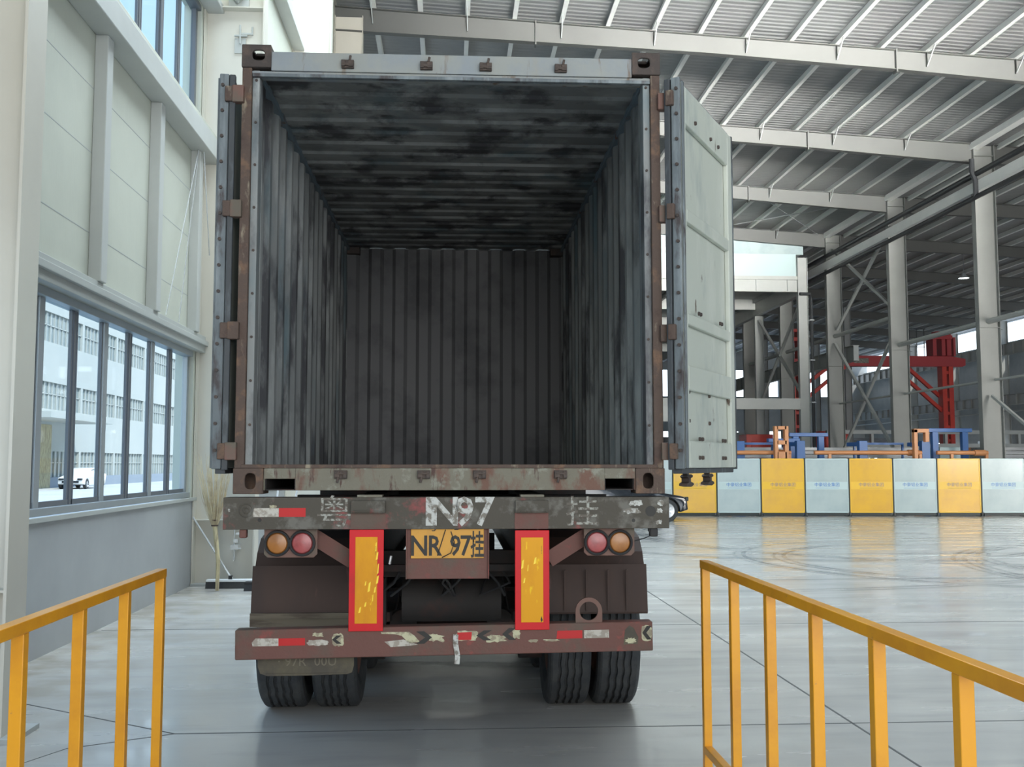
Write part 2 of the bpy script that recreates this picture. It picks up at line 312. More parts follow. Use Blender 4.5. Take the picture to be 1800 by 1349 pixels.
def thing(name, label, cat, loc=(0, 0, 0), rot=(0, 0, 0), group=None):
    o = bpy.data.objects.new(name, None); COL.objects.link(o); o.location = loc; o.rotation_euler = rot
    o.empty_display_size = .2
    return tag(o, label, cat, group)
def tag(o, label, cat, group=None):
    o['label'] = label; o['category'] = cat
    if group: o['group'] = group
    return o
def struct(o, label=None):
    o['kind'] = 'structure'
    if label: o['label'] = label
    return o
def copy_tree(o, parent=None):
    c = o.copy(); COL.objects.link(c); c.parent = parent
    for ch in list(o.children): copy_tree(ch, c)
    return c
def text_mesh(body, size, extrude=0.0, bold=0.0):
    cu = bpy.data.curves.new('lettering', 'FONT'); cu.body = body; cu.size = size; cu.extrude = extrude
    cu.align_x = 'CENTER'; cu.align_y = 'CENTER'; cu.resolution_u = 2; cu.offset = bold
    o = bpy.data.objects.new('lettering', cu); COL.objects.link(o)
    bpy.context.view_layer.update()
    me = bpy.data.meshes.new_from_object(o.evaluated_get(bpy.context.evaluated_depsgraph_get()))
    bpy.data.objects.remove(o); bpy.data.curves.remove(cu)
    return me
def put_text(me, name, mat, parent, loc, sx_=1.0, sz_=1.0, rot=(pi/2, 0, 0)):
    me = me.copy(); me.materials.clear(); me.materials.append(mt[mat])
    o = bpy.data.objects.new(name, me); COL.objects.link(o); o.parent = parent
    o.location = loc; o.rotation_euler = rot; o.scale = (sx_, sz_, 1)
    return o

# pixel of the 1800x1349 photograph -> point at depth Y (or on the floor)
_fw = Vector((sin(YAW) * cos(PIT), cos(YAW) * cos(PIT), sin(PIT))); _rt = Vector((cos(YAW), -sin(YAW), 0)); _up = _rt.cross(_fw)
def at(x, y, Y):
    r = _fw + _rt * ((x - 900) / FPX) - _up * ((y - 674.5) / FPX)
    return Vector((0, 0, CZ)) + r * (Y / r.y)

# ================================================================== THE SETTING
YF = [6.65 + 8 * k for k in range(-2, 12)]            # portal frames
WX = -3.55                                            # inner face of the left wall
CX0, CX1 = 20.65, 21.5                                # middle column row
def ztop(X): return 15.64 - 0.0535 * (X + 3.5)

ob = MB().box(-3.8, 46, -30, 118, -0.3, 0.0).obj('floor', floor_material()); struct(ob)
ob = MB().box(-70, -3.8, -60, 220, -0.35, -0.02).box(-3.8, 46, 118, 220, -0.35, -0.02).box(46, 110, -60, 220, -0.35, -0.02).box(-3.8, 46, -90, -30, -.35, -.02).obj('ground_outside', 'apron'); struct(ob)
# saw-cut joints in the slab
jm = MB()
for X in (2.62,): jm.box(X - .008, X + .008, 0, 60, 0, .0015)
for Y, xa, xb in ((6.65, -1.7, 20), (10.75, -3.5, 20), (14.8, -3.5, 20), (18.9, -3.5, 20), (22.9, 2, 20)): jm.box(xa, xb, Y - .007, Y + .007, 0, .0015)
def strip(a, b, w_=.012):
    a = Vector((*a, 0)); b = Vector((*b, 0)); d = (b - a).normalized(); n_ = Vector((-d.y, d.x, 0)) * w_ / 2
    jm.add([a - n_, b - n_, b + n_, a + n_] + [p + Vector((0, 0, .0015)) for p in (a - n_, b - n_, b + n_, a + n_)], [(0, 1, 2, 3), (4, 5, 6, 7), (0, 1, 5, 4), (1, 2, 6, 5), (2, 3, 7, 6), (3, 0, 4, 7)])
strip((-2.95, 7.52), (-1.7, 6.65)); strip((-1.7, 6.65), (-2.25, 6.35)); strip((-2.25, 6.35), (-2.6, 5.6), .006)
struct(jm.obj('floor_joint', 'joint'), 'dark saw cut joints in the grey concrete floor')

# left wall: grey plinth, pale panels between three window bands
struct(MB().box(-3.8, WX, -30, 118, 0, 1.19).obj('wall_left', 'wall_low'))
wp = MB()
for z0, z1 in ((3.24, 6.0), (8.2, 11.25), (13.3, 16.2)): wp.box(-3.8, WX, -30, 118, z0, z1)
for Y in YF: # solid strips behind the columns
    for z0, z1 in ((1.19, 3.24), (6.3, 8.2), (11.5, 13.3)): wp.box(-3.8, WX - .002, Y - .25, Y + .05, z0, z1)
wp.box(-3.8, WX - .002, -30, -9.5, 1.19, 13.3); wp.box(-3.8, WX - .002, 38.7, 118, 1.19, 13.3)
wl = wp.obj('wall_left', 'wall_panel'); struct(wl)
sm = MB()
for z in (3.95, 4.75, 5.4): sm.box(WX - .01, WX + .002, -30, 60, z - .004, z + .004)
for Y in [6.65 + 1.9 * k for k in range(-8, 14)]: sm.box(WX - .01, WX + .004, Y - .01, Y + .01, 3.3, 6.0)
sm.obj('panel_seam', 'steel_grey', wl)
# sill, girts and box posts on the wall
struct(MB().box(WX - .01, WX + .03, -30, 60, 1.17, 1.215).obj('trim_1', 'steel_white', bevel=.004))
g = MB().box(WX, WX + .10, -9.4, 60, 3.24, 3.47).box(WX, WX + .14, -9.4, 60, 3.33, 3.40)
struct(g.obj('trim_2', 'steel_white', bevel=.006))
g = MB().box(WX, WX + .26, -9.4, 60, 5.96, 6.24)
struct(g.obj('trim_3', 'box_grey', bevel=.01))
g = MB().box(WX, WX + .20, -9.4, 60, 6.243, 6.36); struct(g.obj('trim_4', 'wall_panel', bevel=.008))
g = MB().box(WX, WX + .26, -9.4, 60, 10.95, 11.3).box(WX, WX + .26, -9.4, 60, 8.2, 8.3); struct(g.obj('trim_5', 'box_grey', bevel=.01))
NTH = ['first', 'second', 'third', 'fourth', 'fifth', 'sixth', 'seventh', 'eighth', 'ninth', 'tenth', 'eleventh', 'twelfth', 'thirteenth', 'fourteenth']
post = MB().box(0, .13, 0, .17, 0, 2.49).obj('wall_post', 'box_grey', bevel=.008)
pr_ = MB().box(0.0, .05, 0.19, .22, 0, 2.2).box(0, .03, .25, .27, 0, 2.2).obj('edge_rail', 'steel_white', post)
wpl = ['grey box post on the pale wall panels, beside the near cream column', 'grey box post with a thin rail beside it, above the first window leaves',
       'middle grey box post on the pale wall panels', 'last grey box post on the pale wall, where two thin wires cross']
for i, y in enumerate((8.3, 10.17, 12.08, 13.98)):
    o = post if i == 0 else copy_tree(post)
    o.location = (WX, y, 3.47); tag(o, wpl[i], 'post', 'box posts on the wall panels')
wire = MB().tube([(WX + .12, 13.9, 5.95), (WX + .07, 12.7, 3.5)], .008, 6).tube([(WX + .12, 13.92, 5.95), (WX + .07, 13.3, 3.5)], .008, 6).tube([(WX + .17, 14.0, 5.95), (WX + .17, 14.45, 4.6)], .008, 6)
tag(wire.obj('bracing_wire', 'bright_metal'), 'thin bracing wires slanting down the pale wall panels to the girt', 'wire')

# windows of the left wall
def window(n_, y0, y1, z0, z1, half, frame_mat='alu'):
    root = struct(thing('window_%d' % n_, 'window', 'window', (WX - .1, y0, z0)))
    del root['category']; del root['label']
    W, H = y1 - y0, z1 - z0
    fr = MB().box(-.05, .09, 0, W, 0, .07).box(-.05, .09, 0, W, H - .08, H).box(-.03, .04, 0, .09, 0, H).box(-.03, .04, W - .09, W, 0, H)
    fr.obj('window_frame', frame_mat, root, bevel=.004)
    k = max(1, round(W / half)); st = W / k
    for i in range(k):
        a = i * st
        if i: MB().box(-.03 if i % 2 else -.012, .035 if i % 2 else .02, a - (.06 if i % 2 else .03), a + (.06 if i % 2 else .03), .07, H - .08).obj('mullion', 'alu_dark' if i % 2 == 0 else frame_mat, root, bevel=.003)
        MB().box(-.006, .0, a + .05, a + st - .05, .07, H - .08).obj('pane', 'glass', root)
        MB().box(-.015, .015, a + .06, a + .085, .07, H - .08).box(-.015, .015, a + st - .085, a + st - .06, .07, H - .08).box(-.02, .02, a + .06, a + st - .06, .07, .12).obj('sash', 'alu_dark', root)
k = 1
for i, Y in enumerate(YF[:6]):
    if Y > 30: break
    for (z0, z1, hf, fm) in ((1.22, 3.24, .87, 'alu'), (6.37, 8.2, .85, 'alu_dark'), (11.5, 13.3, .85, 'alu_dark')):
        window(k, Y + .05, Y + 7.75, z0, z1, hf, fm); k += 1

# roof deck: corrugated sheet over purlins
def corr_profile(L_, pitch, depth, flat=.35):
    """(u, d) polyline of a trapezoidal corrugation"""
    pts = []; n_ = max(1, round(L_ / pitch)); p = L_ / n_
    for i in range(n_):
        u = i * p; pts += [(u, 0), (u + p * flat, 0), (u + p * .5, depth), (u + p * (.5 + flat), depth)]
    pts.append((L_, 0)); return pts
cd = MB(); pf = corr_profile(120.0, .25, .009)
vs = []; fs = []
for (u, d) in pf:
    for X in (-3.8, 46): vs.append((X, -10 + u, ztop(X) + .27 + d))
for (u, d) in pf:
    for X in (-3.8, 46): vs.append((X, -10 + u, ztop(X) + .36 + d))
n_ = len(pf); cd.add(vs, [(2 * i, 2 * i + 2, 2 * i + 3, 2 * i + 1) for i in range(n_ - 1)] + [(2 * n_ + 2 * i, 2 * n_ + 2 * i + 1, 2 * n_ + 2 * i + 3, 2 * n_ + 2 * i + 2) for i in range(n_ - 1)])
struct(cd.obj('ceiling', 'deck'))
# purlins: one Z section per line running the length of the hall
pn = 0
def purlin(X, lab, grp):
    z = ztop(X) + .02
    m_ = MB().box(X - .006, X + .006, -10, 110, z, z + .24).box(X - .07, X + .07, -10, 110, z - .006, z + .006).box(X - .07, X - .062, -10, 110, z, z + .03).box(X - .006, X + .075, -10, 110, z + .234, z + .246)
    o = m_.obj('roof_purlin', 'purlin'); struct(o); o['label'] = lab; o['group'] = grp
for i in range(16): purlin(-2.4 + 1.45 * i, 'white steel purlin under the bright roof deck beside the windowed wall', 'purlins under the bright roof')
for i in range(16): purlin(22.5 + 1.45 * i, 'white steel purlin under the dim roof beyond the middle columns', 'purlins under the dim roof')
# rafters
def ibeam_poly(m_, pts, fw_=.24, tf=.018, tw=.012, y=0.0):
    """pts: (X, ztop, depth) - tapered I rafter running along X"""
    for (xa, za, da), (xb, zb, db) in zip(pts, pts[1:]):
        m_.prism([(xa, za - da), (xb, zb - db), (xb, zb), (xa, za)], y - tw / 2, y + tw / 2, 'y')
        m_.prism([(xa, za - tf), (xb, zb - tf), (xb, zb), (xa, za)], y - fw_ / 2, y + fw_ / 2, 'y')
        m_.prism([(xa, za - da), (xb, zb - db), (xb, zb - db + tf), (xa, za - da + tf)], y - fw_ / 2, y + fw_ / 2, 'y')
    return m_
rl = ['long white rafter spanning from the windowed wall above the open container to the roof corner', 'white rafter meeting the tall middle column with the blue sign', 'white rafter meeting the second middle column, behind the first one',
      'white rafter meeting the third middle column, above the white gallery board']
for i, Y in enumerate(YF):
    pts = [(X, ztop(X), d) for X, d in ((WX, .76), (2.6, .66), (8, .59), (14.0, .64), (CX0 + .02, .78))]
    m_ = ibeam_poly(MB(), pts, y=Y)
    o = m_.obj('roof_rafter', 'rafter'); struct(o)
    if 3 <= i <= 6: o['label'] = rl[i - 3]
    else: o['label'] = 'white rafter far down the hall or overhead behind the container'; o['group'] = 'other rafters of the bright roof'
    sp = MB()
    for X, d in ((2.6, .66), (14.0, .64)): sp.box(X - .022, X + .022, Y - .14, Y + .14, ztop(X) - d - .09, ztop(X) + .015)
    sp.obj('splice_plate', 'rafter', o)
    st_ = MB(); fb = MB()
    for q in range(0, 16, 2):
        X = -2.4 + 1.45 * q; dd = .55
        st_.box(X - .006, X + .006, Y - .11, Y + .11, ztop(X) - .46, ztop(X) - .01)
        fb.bar((X, Y - .08, ztop(X) - .46), (X - .02, Y - .75, ztop(X) + .05), .03)
        fb.box(X - .1, X + .02, Y - .1, Y + .1, ztop(X) - .002, ztop(X) + .02)
    st_.obj('stiffener', 'rafter', o); fb.obj('fly_brace', 'steel_grey', o)
    pts = [(X, ztop(X), d) for X, d in ((CX1 - .02, .76), (28, .6), (38, .6), (44.0, .76))]
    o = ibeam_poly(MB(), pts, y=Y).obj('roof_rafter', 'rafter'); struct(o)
    o['label'] = 'white rafter of the dim bay beyond the middle columns'; o['group'] = 'rafters of the dim bay'
# columns
def hcolumn(Xa, Xb, Y, z1, fw_=.3, tf=.02, tw=.014, stiff=()):
    m_ = MB().box(Xa, Xa + tf, Y - fw_ / 2, Y + fw_ / 2, 0, z1).box(Xb - tf, Xb, Y - fw_ / 2, Y + fw_ / 2, 0, z1).box(Xa + tf, Xb - tf, Y - tw / 2, Y + tw / 2, 0, z1)
    for z in stiff: m_.box(Xa + tf, Xb - tf, Y - fw_ / 2 + .01, Y + fw_ / 2 - .01, z - .008, z + .008)
    return m_
lab_l = {2: 'wide cream column close to the viewer, cropped by the picture edge beside the windows', 3: 'cream column at the end of the long window, behind the open container door',
         4: 'brightly lit cream column rising above the container header', 5: 'grey cream column where the long rafter starts, above the container header'}
for i, Y in enumerate(YF[:8]):
    o = hcolumn(WX + .005, -2.69, Y, ztop(-3.2) - .3, stiff=(.9, 8.25, 13.9)).obj('steel_column', 'steel_cream')
    tag(o, lab_l.get(i, 'cream wall column outside the view or hidden by the container'), 'column', None if i in lab_l else 'hidden wall columns')
    MB().box(WX + .01, -2.6, Y - .2, Y + .2, 0, .03).obj('base_plate', 'steel_grey', o)
lab_m = {4: 'tall grey steel column behind the last yellow fence panels, nearest of the middle row, with a blue sign', 5: 'grey steel column with a small pale blue sign, between two crossed braces',
         6: 'grey steel column beside the black downpipe post, next to the blue frame', 7: 'narrower looking grey column just behind the left-hand gantry leg and orange bracket'}
for i, Y in enumerate(YF):
    if i == 3 or i < 2: pass
    o = hcolumn(CX0, CX1, Y, ztop(21) - .05, stiff=(7.0, 12.9, 13.85)).obj('steel_column', 'steel_mid')
    tag(o, lab_m.get(i, 'grey column of the middle row, far down the hall or outside the view'), 'column', None if i in lab_m else 'other middle row columns')
    MB().box(CX0 - .08, CX1 + .08, Y - .25, Y + .25, 0, .03).obj('base_plate', 'steel_grey', o)
    if i in (4, 5):
        MB().box(CX0 - .006, CX0 - .001, Y - .14, Y + .14, 3.05, 3.55).obj('sign', 'sign_blue', o)
        MB().box(CX0 - .006, CX0 - .001, Y - .14, Y + .14, 2.6, 2.98).obj('sign', 'fence_band_w', o)
        me = text_mesh('A' if i == 4 else 'B', .34)
        put_text(me, 'sign_letter', 'white_tube', o, (CX0 - .009, Y, 3.32), rot=(pi/2, 0, -pi/2))
for i, Y in enumerate(YF[5:]):
    o = hcolumn(43.6, 44.4, Y, ztop(44) - .05).obj('steel_column', 'steel_white')
    tag(o, 'pale column in the far row at the outer edge of the dim bay', 'column', 'far outer row columns')
# crane runway girders, struts and eave beams
def runway(X, z0, z1, y0, y1, name, lab):
    m_ = MB().box(X - .006, X + .006, y0, y1, z0, z1).box(X - .2, X + .2, y0, y1, z1 - .02, z1).box(X - .15, X + .15, y0, y1, z0, z0 + .02)
    o = m_.obj(name, 'steel_white'); tag(o, lab, 'beam')
    s_ = MB()
    y = y0
    while y < y1: s_.box(X - .14, X + .14, y - .012, y + .012, z0 + .02, z1 - .02); y += 1.35
    s_.obj('stiffener', 'steel_grey', o)
runway(43.2, 10.1, 10.95, 54, 110, 'runway_girder', 'far runway girder with closely spaced stiffeners, sloping behind the red gantry')
runway(22.0, 7.25, 8.1, 54, 110, 'runway_girder', 'runway girder with close stiffeners just behind the third middle column')
runway(43.2, 6.2, 7.0, 70, 110, 'runway_girder', 'lowest runway girder far behind the red gantry legs')
def strut(a, b, r, lab, mat='steel_white'):
    tag(MB().tube([a, b], r, 10).obj('strut_tube', mat), lab, 'strut')
strut((21.1, 38.63, 7.25), (21.1, 30.67, 7.25), .11, 'round white strut leaving the tall nearest column towards the picture edge')
strut((21.1, 46.63, 7.25), (21.1, 38.67, 7.25), .11, 'round white strut between the tall nearest column and the next one, over the red trolley')
strut((21.1, 54.63, 8.65), (21.1, 46.67, 8.65), .11, 'round white strut between the second and third middle columns, above the red girder')
strut((21.1, 62.63, 8.65), (21.1, 54.67, 8.65), .11, 'round white strut behind the third middle column')
strut((21.1, 70.63, 8.65), (21.1, 62.67, 8.65), .11, 'round white strut deep in the column row, near the red roof patch')
strut((21.3, 46.63, 4.95), (21.3, 38.67, 4.95), .055, 'thin white rail crossing the red right-hand gantry leg')
strut((21.3, 54.63, 4.95), (21.3, 46.67, 4.95), .05, 'thin white rail crossing behind the lower crossed braces')
strut((21.3, 38.63, 4.95), (21.3, 30.67, 4.95), .05, 'thin white rail at the picture edge beyond the tall column')
strut((43.0, 110, 5.7), (43.0, 70, 5.7), .06, 'long thin pale rail far behind the red gantry leg')
def cross(y0, y1, z0, z1, X, lab, s_=.13):
    o = MB().bar((X, y0, z0), (X, y1, z1), s_).bar((X + .14, y0, z1), (X + .14, y1, z0), s_).obj('cross_brace', 'steel_white'); tag(o, lab, 'brace')
cross(46.9, 54.4, 2.0, 8.2, 21.0, 'lower pair of crossed white braces between the second and third middle columns')
cross(46.9, 54.4, 9.0, 13.4, 21.0, 'upper pair of crossed white braces near the roof between the second and third middle columns')
o = MB().bar((21.0, 38.4, 4.3), (21.0, 30.9, .3), .1).obj('cross_brace', 'steel_white'); tag(o, 'single slanting brace at the picture edge beyond the tall column', 'brace')
for (X, z, w_, h_, mat, nm, lab) in ((CX0 + .1, 12.55, .3, .42, 'purlin', 'eave_beam', 'bright white beam slanting between the middle column tops under the black pipe'),
                                     (CX0 + .1, 14.25, .34, .26, 'purlin', 'eave_beam', 'bright white beam slanting at the very top of the middle columns'),
                                     (CX1 + .25, 14.25, .12, .2, 'purlin', 'eave_beam', 'thin white beam along the dim side of the middle column tops')):
    m_ = MB().box(X - w_ / 2, X + w_ / 2, -9, 110, z - h_ / 2, z + h_ / 2)
    tag(m_.obj(nm, mat, bevel=.01), lab, 'beam')
tag(MB().tube([(CX0 - .1, -9, 13.0), (CX0 - .1, 110, 13.0)], .11, 10).obj('roof_pipe', 'pipe_black'), 'upper black pipe running beside the middle column tops', 'pipe')
tag(MB().tube([(CX0 - .1, -9, 12.1), (CX0 - .1, 110, 12.1)], .10, 10).obj('roof_pipe', 'pipe_black'), 'lower black pipe under the bright white beam', 'pipe')
tag(MB().tube([(CX0 - .25, 38.2, 13.6), (CX0 - .25, 38.2, 13.1), (CX0 - .12, 38.2, 12.75), (CX0 - .12, 38.2, 12.1)], .10, 10).obj('elbow_pipe', 'pipe_black'), 'black elbow pipe dropping at the top of the tall nearest column', 'pipe')
# roof bracing rods
br = []
for (xa, xb) in ((8.5, 14.3), (14.3, 20.2), (2.7, 8.5)):
    for (ya, yb) in ((46.9, 54.4),):
        tag(MB().tube([(xa, ya, ztop(xa) - .12), (xb, yb, ztop(xb) - .12)], .018, 6).tube([(xa, yb, ztop(xa) - .16), (xb, ya, ztop(xb) - .16)], .018, 6).obj('tie_rod', 'bright_metal'),
            {8.5: 'thin crossed tie rods under the roof, in the middle above the white gallery board', 14.3: 'thin crossed tie rods under the roof, next to the third middle column top', 2.7: 'thin crossed tie rods under the roof, half behind the open container door'}[xa], 'rod')

# gallery across the first bay at the far end
GY = 54.65
ro = struct(MB().box(-3.5, 19.03, GY + .05, GY + .15, 11.95, 13.2).obj('wall_gallery', 'fence_band_w'))
struct(MB().box(-3.5, 19.5, GY + .2, GY + .3, 13.2, 14.3).obj('wall_gallery', 'fence_white'))
lt = MB().box(-3.5, 19.04, GY - .12, GY + .12, 11.75, 11.95).box(-3.5, 19.04, GY - .01, GY + .01, 11.1, 11.8).box(-3.5, 19.04, GY - .12, GY + .12, 11.08, 11.12)
o = lt.obj('lintel_beam', 'steel_white', bevel=.004); tag(o, 'deep pale lintel beam with stiffeners under the white gallery board', 'beam')
s_ = MB()
for q in range(11): s_.box(1.0 + 1.75 * q - .02, 1.0 + 1.75 * q + .02, GY - .11, GY + .11, 11.12, 11.76)
s_.obj('stiffener', 'steel_white', o)
struct(MB().box(-3.5, 19.6, GY + .3, 110, 11.96, 12.1).obj('ceiling_gallery', 'steel_grey'))
for q, Y in enumerate((62.65, 70.65, 78.65, 86.65)):
    o = MB().box(-3.5, 19.3, Y - .1, Y + .1, 11.3, 11.95).obj('canopy_beam', 'steel_white'); struct(o)
for q in range(7):
    X = 1 + 3 * q
    struct(MB().box(X - .08, X + .08, GY + .3, 110, 11.7, 11.95).obj('canopy_joist', 'steel_grey'))
tag(MB().box(19.1, 19.4, GY + .17, 110, 10.91, 11.9).obj('edge_beam', 'steel_white', bevel=.01), 'long pale edge beam slanting down behind the black downpipe post', 'beam')
gl = ['pale post with the black downpipe, at the corner of the white gallery board', 'second gallery post, where the crossed braces start', 'third gallery post beside the open container door', 'fourth gallery post at the open container door edge', 'last gallery post, hidden behind the open container door']
for q, Y in enumerate((GY, 62.65, 70.65, 78.65, 86.65)):
    o = hcolumn(19.05, 19.6, Y, 13.0 if q == 0 else 10.9, fw_=.3).obj('gallery_post', 'steel_white'); tag(o, gl[q], 'post')
tag(MB().tube([(19.1, GY - .26, 10.95), (19.66, GY - .26, 10.95), (19.72, GY - .26, 10.7), (19.72, GY - .26, .0)], .09, 10).obj('downpipe', 'pipe_black'), 'black downpipe along the gallery post', 'pipe'); dpipe = COL.objects[-1]
cl = MB()
for z in (9.5, 7.3, 5.0, 3.3): cl.box(19.6, 19.84, GY - .36, GY - .15, z - .03, z + .03)
cl.obj('pipe_clamp', 'bright_metal', dpipe)
tag(MB().box(-3.5, 19.05, GY - .14, GY + .14, 4.62, 5.22).obj('floor_beam', 'steel_white', bevel=.005), 'broad pale floor beam of the gallery beside the open container door', 'beam')
tag(MB().box(-3.5, 13.6, 49.8, 50.1, 3.75, 4.5).obj('floor_beam', 'steel_white', bevel=.005), 'lower broad pale beam just under the gallery floor beam', 'beam')
tag(hcolumn(13.4, 13.75, 49.95, 4.5).obj('gallery_post', 'steel_white'), 'short pale post under the lower gallery beam', 'post')
o = MB().bar((19.3, GY + .2, 10.6), (19.3, 62.5, 5.4), .14).bar((19.3, 62.5, 10.6), (19.3, GY + .2, 5.4), .14).obj('cross_brace', 'steel_white'); tag(o, 'crossed pale braces between the gallery posts in front of the red crane leg', 'brace')

# far end and right-hand side of the hall, closed except for openings
fw2 = MB()
fw2.box(-3.8, 46, 110, 110.3, 11.9, 16).box(-3.8, 46, 110, 110.3, 5.2, 9.0)
for x0, x1 in ((-3.8, 8), (13, 19), (24, 27), (31.5, 34), (38, 46)): fw2.box(x0, x1, 110, 110.3, 0, 5.2)
for x0, x1 in ((-3.8, 22), (26, 28), (36, 37), (43, 46)): fw2.box(x0, x1, 110, 110.3, 9.0, 11.9)
struct(fw2.obj('wall_far', 'steel_grey'))
rw = MB().box(45.6, 45.9, -10, 110, 3.6, 11.6).box(45.6, 45.9, -10, 110, 13.25, 14.2)
for q in range(15): rw.box(45.6, 45.9, -10 + 8 * q, -10 + 8 * q + 4.6, 0, 3.6)
struct(rw.obj('wall_right', 'steel_grey'))
struct(MB().box(21.6, 45.6, -10.3, -10, 0, 14.2).box(-3.8, 21.6, -10.3, -10, 10.5, 15.2).obj('wall_rear', 'wall_panel'))
# ================================================================== SHIPPING CONTAINER
TO = (0.012, 5.83, 0.0); TR = (0, 0, -0.0089)
ct = thing('shipping_container', 'empty open grey container with scraped rusty door frame, standing on the trailer', 'container', TO, TR)
CL, CB, CT_ = 5.5, 1.51, 4.10
HWD = 1.219
def casting(x0, x1, y0, y1, z0, z1, top):
    cx = (x0 + x1) / 2 + (.012 if x0 < 0 else -.012); zc = (z0 + z1) / 2
    m_ = MB()
    if top: m_.holeplate(x0, x1, z0, z1, y0, y0 + .018, cx, zc + .004, .036, .030, power=3)
    else: m_.holeplate(x0, x1, z0, z1, y0, y0 + .018, cx, zc, .030, .044, power=3)
    m_.box(x0, x1, y1 - .01, y1, z0, z1).box(x0, x0 + .01, y0 + .018, y1 - .01, z0, z1).box(x1 - .01, x1, y0 + .018, y1 - .01, z0, z1)
    if top:
        m_.box(x0 + .01, x1 - .01, y0 + .018, y1 - .01, z0, z0 + .02)
        m_.box(x0 + .01, cx - .04, y0 + .018, y1 - .01, z1 - .02, z1).box(cx + .04, x1 - .01, y0 + .018, y1 - .01, z1 - .02, z1).box(cx - .04, cx + .04, y1 - .05, y1 - .01, z1 - .02, z1).box(cx - .04, cx + .04, y0 + .018, y0 + .03, z1 - .02, z1)
    else:
        m_.box(x0 + .01, x1 - .01, y0 + .018, y1 - .01, z0, z0 + .02).box(x0 + .01, x1 - .01, y0 + .018, y1 - .01, z1 - .02, z1)
    return m_
for s_ in (-1, 1):
    xa, xb = sorted((s_ * HWD, s_ * (HWD - .168)))
    casting(xa, xb, -.01, .17, CT_ - .135, CT_, True).obj('corner_casting', 'casting', ct, bevel=.006)
    casting(xa, xb, -.01, .17, CB, CB + .145, False).obj('corner_casting', 'rust', ct, bevel=.006)
    MB().box(xa, xb, CL - .17, CL, CT_ - .12, CT_).obj('corner_casting', 'casting', ct)
    MB().box(xa, xb, CL - .17, CL, CB, CB + .12).obj('corner_casting', 'rust', ct)
    # corner post: outer rusty channel with an inner jamb
    xo, xi = s_ * (HWD - .004), s_ * (HWD - .058)
    a, b = sorted((xo, xi))
    MB().box(a, b, .0, .012, CB + .145, CT_ - .135).box(*sorted((xo, xo - s_ * .012)), .012, .15, CB + .145, CT_ - .135).box(*sorted((xi, xi + s_ * .01)), .012, .09, CB + .145, CT_ - .135).obj('corner_post', 'rust', ct, bevel=.003)
    xj = s_ * (HWD - .098)
    MB().box(*sorted((xi, xj)), .03, .045, CB + .16, CT_ - .14).box(*sorted((xj, xj + s_ * .008)), .045, .13, CB + .16, CT_ - .14).obj('door_jamb', 'inner', ct, bevel=.003)
    # bolt heads down the jamb
    bh = MB()
    for q in range(9): bh.lathe([(-.006, 0), (-.006, .008), (.0, .008)], (s_ * (HWD - .08), .03, 1.9 + q * .25), 'y', 8)
    bh.obj('bolt_heads', 'casting', ct)
    # corrugated side wall with thickness
    pf = corr_profile(CL - .22, .278, .036, .25); m_ = MB(); vs = []
    for off in (0, .004):
        for (u, d) in pf:
            x = s_ * (HWD - .045 + (d - .0) * 1.0 + off)
            for z in (CB + .14, CT_ - .06): vs.append((x, .14 + u, z))
    n_ = len(pf)
    fs = [(2 * i, 2 * i + 2, 2 * i + 3, 2 * i + 1) for i in range(n_ - 1)] + [(2 * n_ + 2 * i, 2 * n_ + 2 * i + 2, 2 * n_ + 2 * i + 3, 2 * n_ + 2 * i + 1) for i in range(n_ - 1)]
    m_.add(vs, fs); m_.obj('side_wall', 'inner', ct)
    MB().box(*sorted((s_ * HWD, s_ * (HWD - .06))), .17, CL - .17, CT_ - .085, CT_ - .02).obj('top_rail', 'outer', ct, bevel=.004)
    MB().box(*sorted((s_ * HWD, s_ * (HWD - .05))), .17, CL - .17, CB + .01, CB + .16).obj('bottom_rail', 'rust', ct, bevel=.004)
# roof with cross corrugations
pf = corr_profile(CL - .2, .25, .014, .36); vs = []; n_ = len(pf)
for off in (0, .004):
    for (u, d) in pf:
        for x in (-HWD + .05, HWD - .05): vs.append((x, .15 + u, CT_ - .055 + d + off))
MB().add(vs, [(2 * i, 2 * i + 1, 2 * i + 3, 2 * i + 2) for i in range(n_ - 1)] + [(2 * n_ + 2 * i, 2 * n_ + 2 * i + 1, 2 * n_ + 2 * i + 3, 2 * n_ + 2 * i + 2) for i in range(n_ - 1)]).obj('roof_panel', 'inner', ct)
# front (far) wall
pf = corr_profile(2 * HWD - .06, .252, .045, .36); vs = []; n_ = len(pf)
for off in (0, .004):
    for (u, d) in pf:
        for z in (CB + .14, CT_ - .05): vs.append((-HWD + .03 + u, CL - .10 + d + off, z))
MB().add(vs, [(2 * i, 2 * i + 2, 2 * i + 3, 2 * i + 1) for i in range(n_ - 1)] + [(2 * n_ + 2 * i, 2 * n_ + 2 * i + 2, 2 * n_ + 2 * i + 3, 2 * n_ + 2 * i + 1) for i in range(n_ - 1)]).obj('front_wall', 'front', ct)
MB().box(-HWD + .05, HWD - .05, .06, CL - .05, CB + .125, CB + .152).obj('floor_planks', 'planks', ct)
